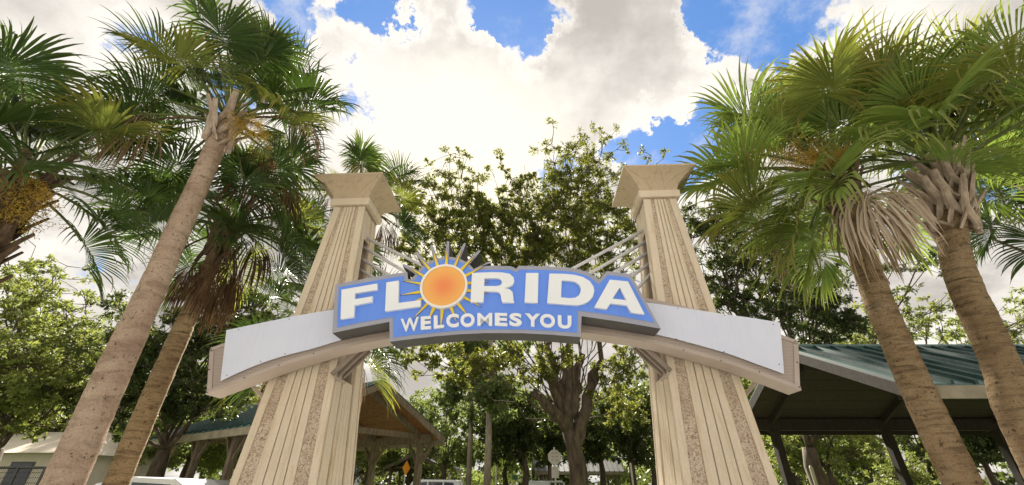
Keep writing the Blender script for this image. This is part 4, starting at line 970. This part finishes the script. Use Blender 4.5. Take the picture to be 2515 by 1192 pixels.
for px, y_top, Y, lab in ((1218, 1147, 30, 'pale pole just right of the pale pine trunk'), (1131, 1163, 34, 'thin pale pole left of the two pines'), (1555, 1137, 26, 'thin pale pole between the oak shelter and the right pillar'), (1102, 1160, 36, 'pale pole right of the small grey shelters'),
                          (2005, 1143, 14, 'leaning pale pole under the left part of the right roof'), (2508, 1062, 15, 'pale pole at the right edge under the roof'), (903, 1105, 40, 'pale pole just right of the left pillar behind the motorhome')):
    p = at(px, 1192, Y); zt = at(px, y_top, Y).z; mb = MB(); mb.tube([(0, 0, 0), (0, 0, zt-.06), (0, 0, zt)], [.055, .05, .02], 10)
    o = mb.build('marker_pole', M['pole'], smooth=False); o.location = (p.x, Y, 0); tag(o, lab, 'pole', 'pale poles in the background')

# ------------------------------------------------------------------ vehicles
def vehicle(name, loc, rz, prof, win, W_, paint, label, wheels, cat, stripes=()):
    """prof/win: side outlines (x,z); windows sit on both flanks"""
    root = empty(name, loc, rz)
    mb = MB(); mb.poly_extrude([prof], -W_/2, W_/2); body = mb.build('body', M[paint], root, bevel=.05)
    for w in win:
        for s_ in (-1, 1):
            mb = MB(); y = s_*(W_/2+.004); mb.poly_extrude([w], y-.006, y+.006); mb.build('window', M['glass'], root)
    for w in stripes:
        for s_ in (-1, 1):
            mb = MB(); y = s_*(W_/2+.003); mb.poly_extrude([w], y-.004, y+.004); mb.build('stripe', M['carb'], body)
    zt = max(z for x, z in prof)
    for x, r in wheels:
        for s_ in (-1, 1):
            mb = MB(); y = s_*(W_/2-.1); mb.tube([(x, y-.11, r), (x, y+.11, r)], r, 20); wo_ = mb.build('wheel', M['tyre'], root)
            mb = MB(); mb.tube([(x, y-.115, r), (x, y+.115, r)], r*.55, 14); mb.build('rim', M['galv'], wo_)
    return root, body
suv = [(-2.3, .35), (2.3, .35), (2.35, .8), (2.2, 1.0), (1.2, 1.12), (.75, 1.76), (.3, 1.86), (-1.9, 1.84), (-2.25, 1.2), (-2.3, .8)]
swin = [[(.75, 1.15), (.45, 1.7), (-.15, 1.74), (-.15, 1.15)], [(-.25, 1.15), (-.25, 1.74), (-1.1, 1.73), (-1.1, 1.15)], [(-1.2, 1.15), (-1.2, 1.73), (-1.75, 1.70), (-1.95, 1.2)]]
p = at(1052, 1192, 30); r_, b_ = vehicle('parked_suv', (p.x, 30, 0), R(175), suv, swin, 1.85, 'carw', '', ((1.4, .36), (-1.4, .36)), 'car'); tag(r_, 'white sport utility vehicle parked beyond the brown shelter post', 'car', 'parked vehicles')
p = at(1350, 1192, 38); r_, b_ = vehicle('parked_suv', (p.x, 38, 0), R(60), suv, swin, 1.85, 'carw', '', ((1.4, .36), (-1.4, .36)), 'car'); tag(r_, 'white vehicle whose roof shows just left of the oak trunk', 'car', 'parked vehicles')
sed = [(-2.2, .3), (2.2, .3), (2.25, .75), (1.9, .95), (1.1, 1.05), (.4, 1.62), (-.2, 1.74), (-1.0, 1.70), (-1.75, 1.2), (-2.2, 1.1), (-2.25, .7)]
wsd = [[(.95, 1.08), (.35, 1.55), (-.15, 1.64), (-.15, 1.08)], [(-.25, 1.08), (-.25, 1.64), (-.95, 1.60), (-1.5, 1.15)]]
for px, Y, a, lab in ((352, 10.5, 190, 'white car parked at the bottom left beside the palm trunk'), (445, 13.5, 184, 'white car parked under the green roof, right of the other white car')):
    p = at(px, 1192, Y); r_, b_ = vehicle('parked_car', (p.x, Y, 0), R(a), sed, wsd, 1.8, 'carw', '', ((1.35, .33), (-1.35, .33)), 'car'); tag(r_, lab, 'car', 'parked vehicles')
rv = [(-4.2, .5), (4.1, .5), (4.3, 1.0), (4.15, 1.35), (3.2, 1.55), (2.75, 2.35), (3.3, 2.6), (3.35, 3.05), (2.9, 3.3), (-4.2, 3.3)]
p = at(905, 1192, 52); r_, b_ = vehicle('motorhome', (p.x+1.6, 52, 0), R(222), rv, [[(2.9, 1.6), (2.55, 2.25), (1.9, 2.25), (1.9, 1.6)], [(.6, 1.8), (.6, 2.6), (-.6, 2.6), (-.6, 1.8)]], 2.4, 'carw', '', ((2.9, .42), (-2.4, .42)), 'motorhome',
     stripes=([(3.3, 1.45), (1.6, 1.35), (-1.0, 1.9), (-4.0, 2.7), (-4.0, 2.3), (-1.0, 1.5), (1.4, 1.1), (3.8, 1.2)], [(3.25, 2.65), (3.3, 3.0), (1.2, 3.1), (1.6, 2.65)]))
tag(r_, 'white motorhome with dark swooping stripes beyond the small grey shelters', 'motorhome', 'parked vehicles')

# ------------------------------------------------------------------ building and fence at the left, woodland beyond
p0 = at(-260, 1192, 24); p1_ = at(128, 1192, 24); root = empty('low_building', (p0.x, 24, 0)); wl = p1_.x-p0.x; zt = at(60, 1095, 24).z
mb = MB(); mb.box(0, wl, 0, 6, 0, zt-.35); mb.build('wall', M['beige'], root)
mb = MB(); mb.hexa([(-.4, -.5, zt-.35), (wl+.4, -.5, zt-.35), (wl+.4, 6.5, zt-.35), (-.4, 6.5, zt-.35), (.8, 2.6, zt+.9), (wl-.8, 2.6, zt+.9), (wl-.8, 3.4, zt+.9), (.8, 3.4, zt+.9)]); mb.build('roof', M['beige'], root)
for k in range(3):
    x = wl*(.25+.25*k); mb = MB(); mb.box(x-.6, x+.6, -.03, -.004, 1.2, 2.6); f = mb.build('window', M['carb'], root); mb = MB(); mb.box(x-.52, x+.52, -.045, -.032, 1.28, 2.52); mb.build('pane', M['glass'], f)
tag(root, 'low beige building behind the palm trunk at the bottom left', 'building')
a, b_ = at(-150, 1149, 9.0), at(112, 1149, 9.0); root = empty('railing', (a.x, 9.0, 0)); wl = b_.x-a.x; zt = a.z
mb = MB(); mb.tube([(0, 0, zt), (wl, 0, zt)], .022, 8); mb.build('top_rail', M['carb'], root)
mb = MB(); mb.tube([(0, 0, .2), (wl, 0, .2)], .018, 8); mb.build('bottom_rail', M['carb'], root)
for k in range(5): mb = MB(); x = wl*k/4; mb.tube([(x, 0, 0), (x, 0, zt+.01)], .026, 8); mb.build('post', M['carb'], root)
mb = MB(); g = wl/60
for k in range(61): mb.tube([(k*g, 0, .2), (k*g, 0, zt)], .004, 4, cap=False)
for k in range(20): mb.tube([(0, .001, .2+(zt-.2)*k/20), (wl, .001, .2+(zt-.2)*k/20)], .004, 4, cap=False)
o = mb.build('wire_mesh', M['carb'], root, fix=False); tag(o, kind='stuff'); tag(root, 'dark wire railing before the beige building at the bottom left', 'railing')
g = np.random.RandomState(9); n = 9000; ph = g.uniform(-1.25, 1.25, n); rr = g.uniform(58, 92, n)
cs = np.stack([np.sin(ph)*rr, np.cos(ph)*rr, g.uniform(.3, 1, n)**.8*(7.0+3.2*np.sin(ph*17)+2.2*np.sin(ph*41+1))], 1)
V, F = leaf_cloud(g, cs, np.full(n, 1.1), 16, .75, 1.0, .55); me = np_mesh('woodland', V, F, [M['leaf_far']]); o = link('woodland', me); tag(o, 'dense far woodland closing the view behind the park', 'woodland', kind='stuff')
g = np.random.RandomState(19); n = 2600; ph = g.uniform(-1.2, 1.2, n); rr = g.uniform(44, 56, n)
cs = np.stack([np.sin(ph)*rr, np.cos(ph)*rr, g.uniform(0, 1, n)*(2.6+1.3*np.sin(ph*23))], 1)
V, F = leaf_cloud(g, cs, np.full(n, .8), 18, .4, .8, .5); me = np_mesh('undergrowth', V, F, [M['leaf_dark']]); o = link('undergrowth', me); tag(o, 'dark undergrowth along the foot of the woodland', 'undergrowth', kind='stuff')
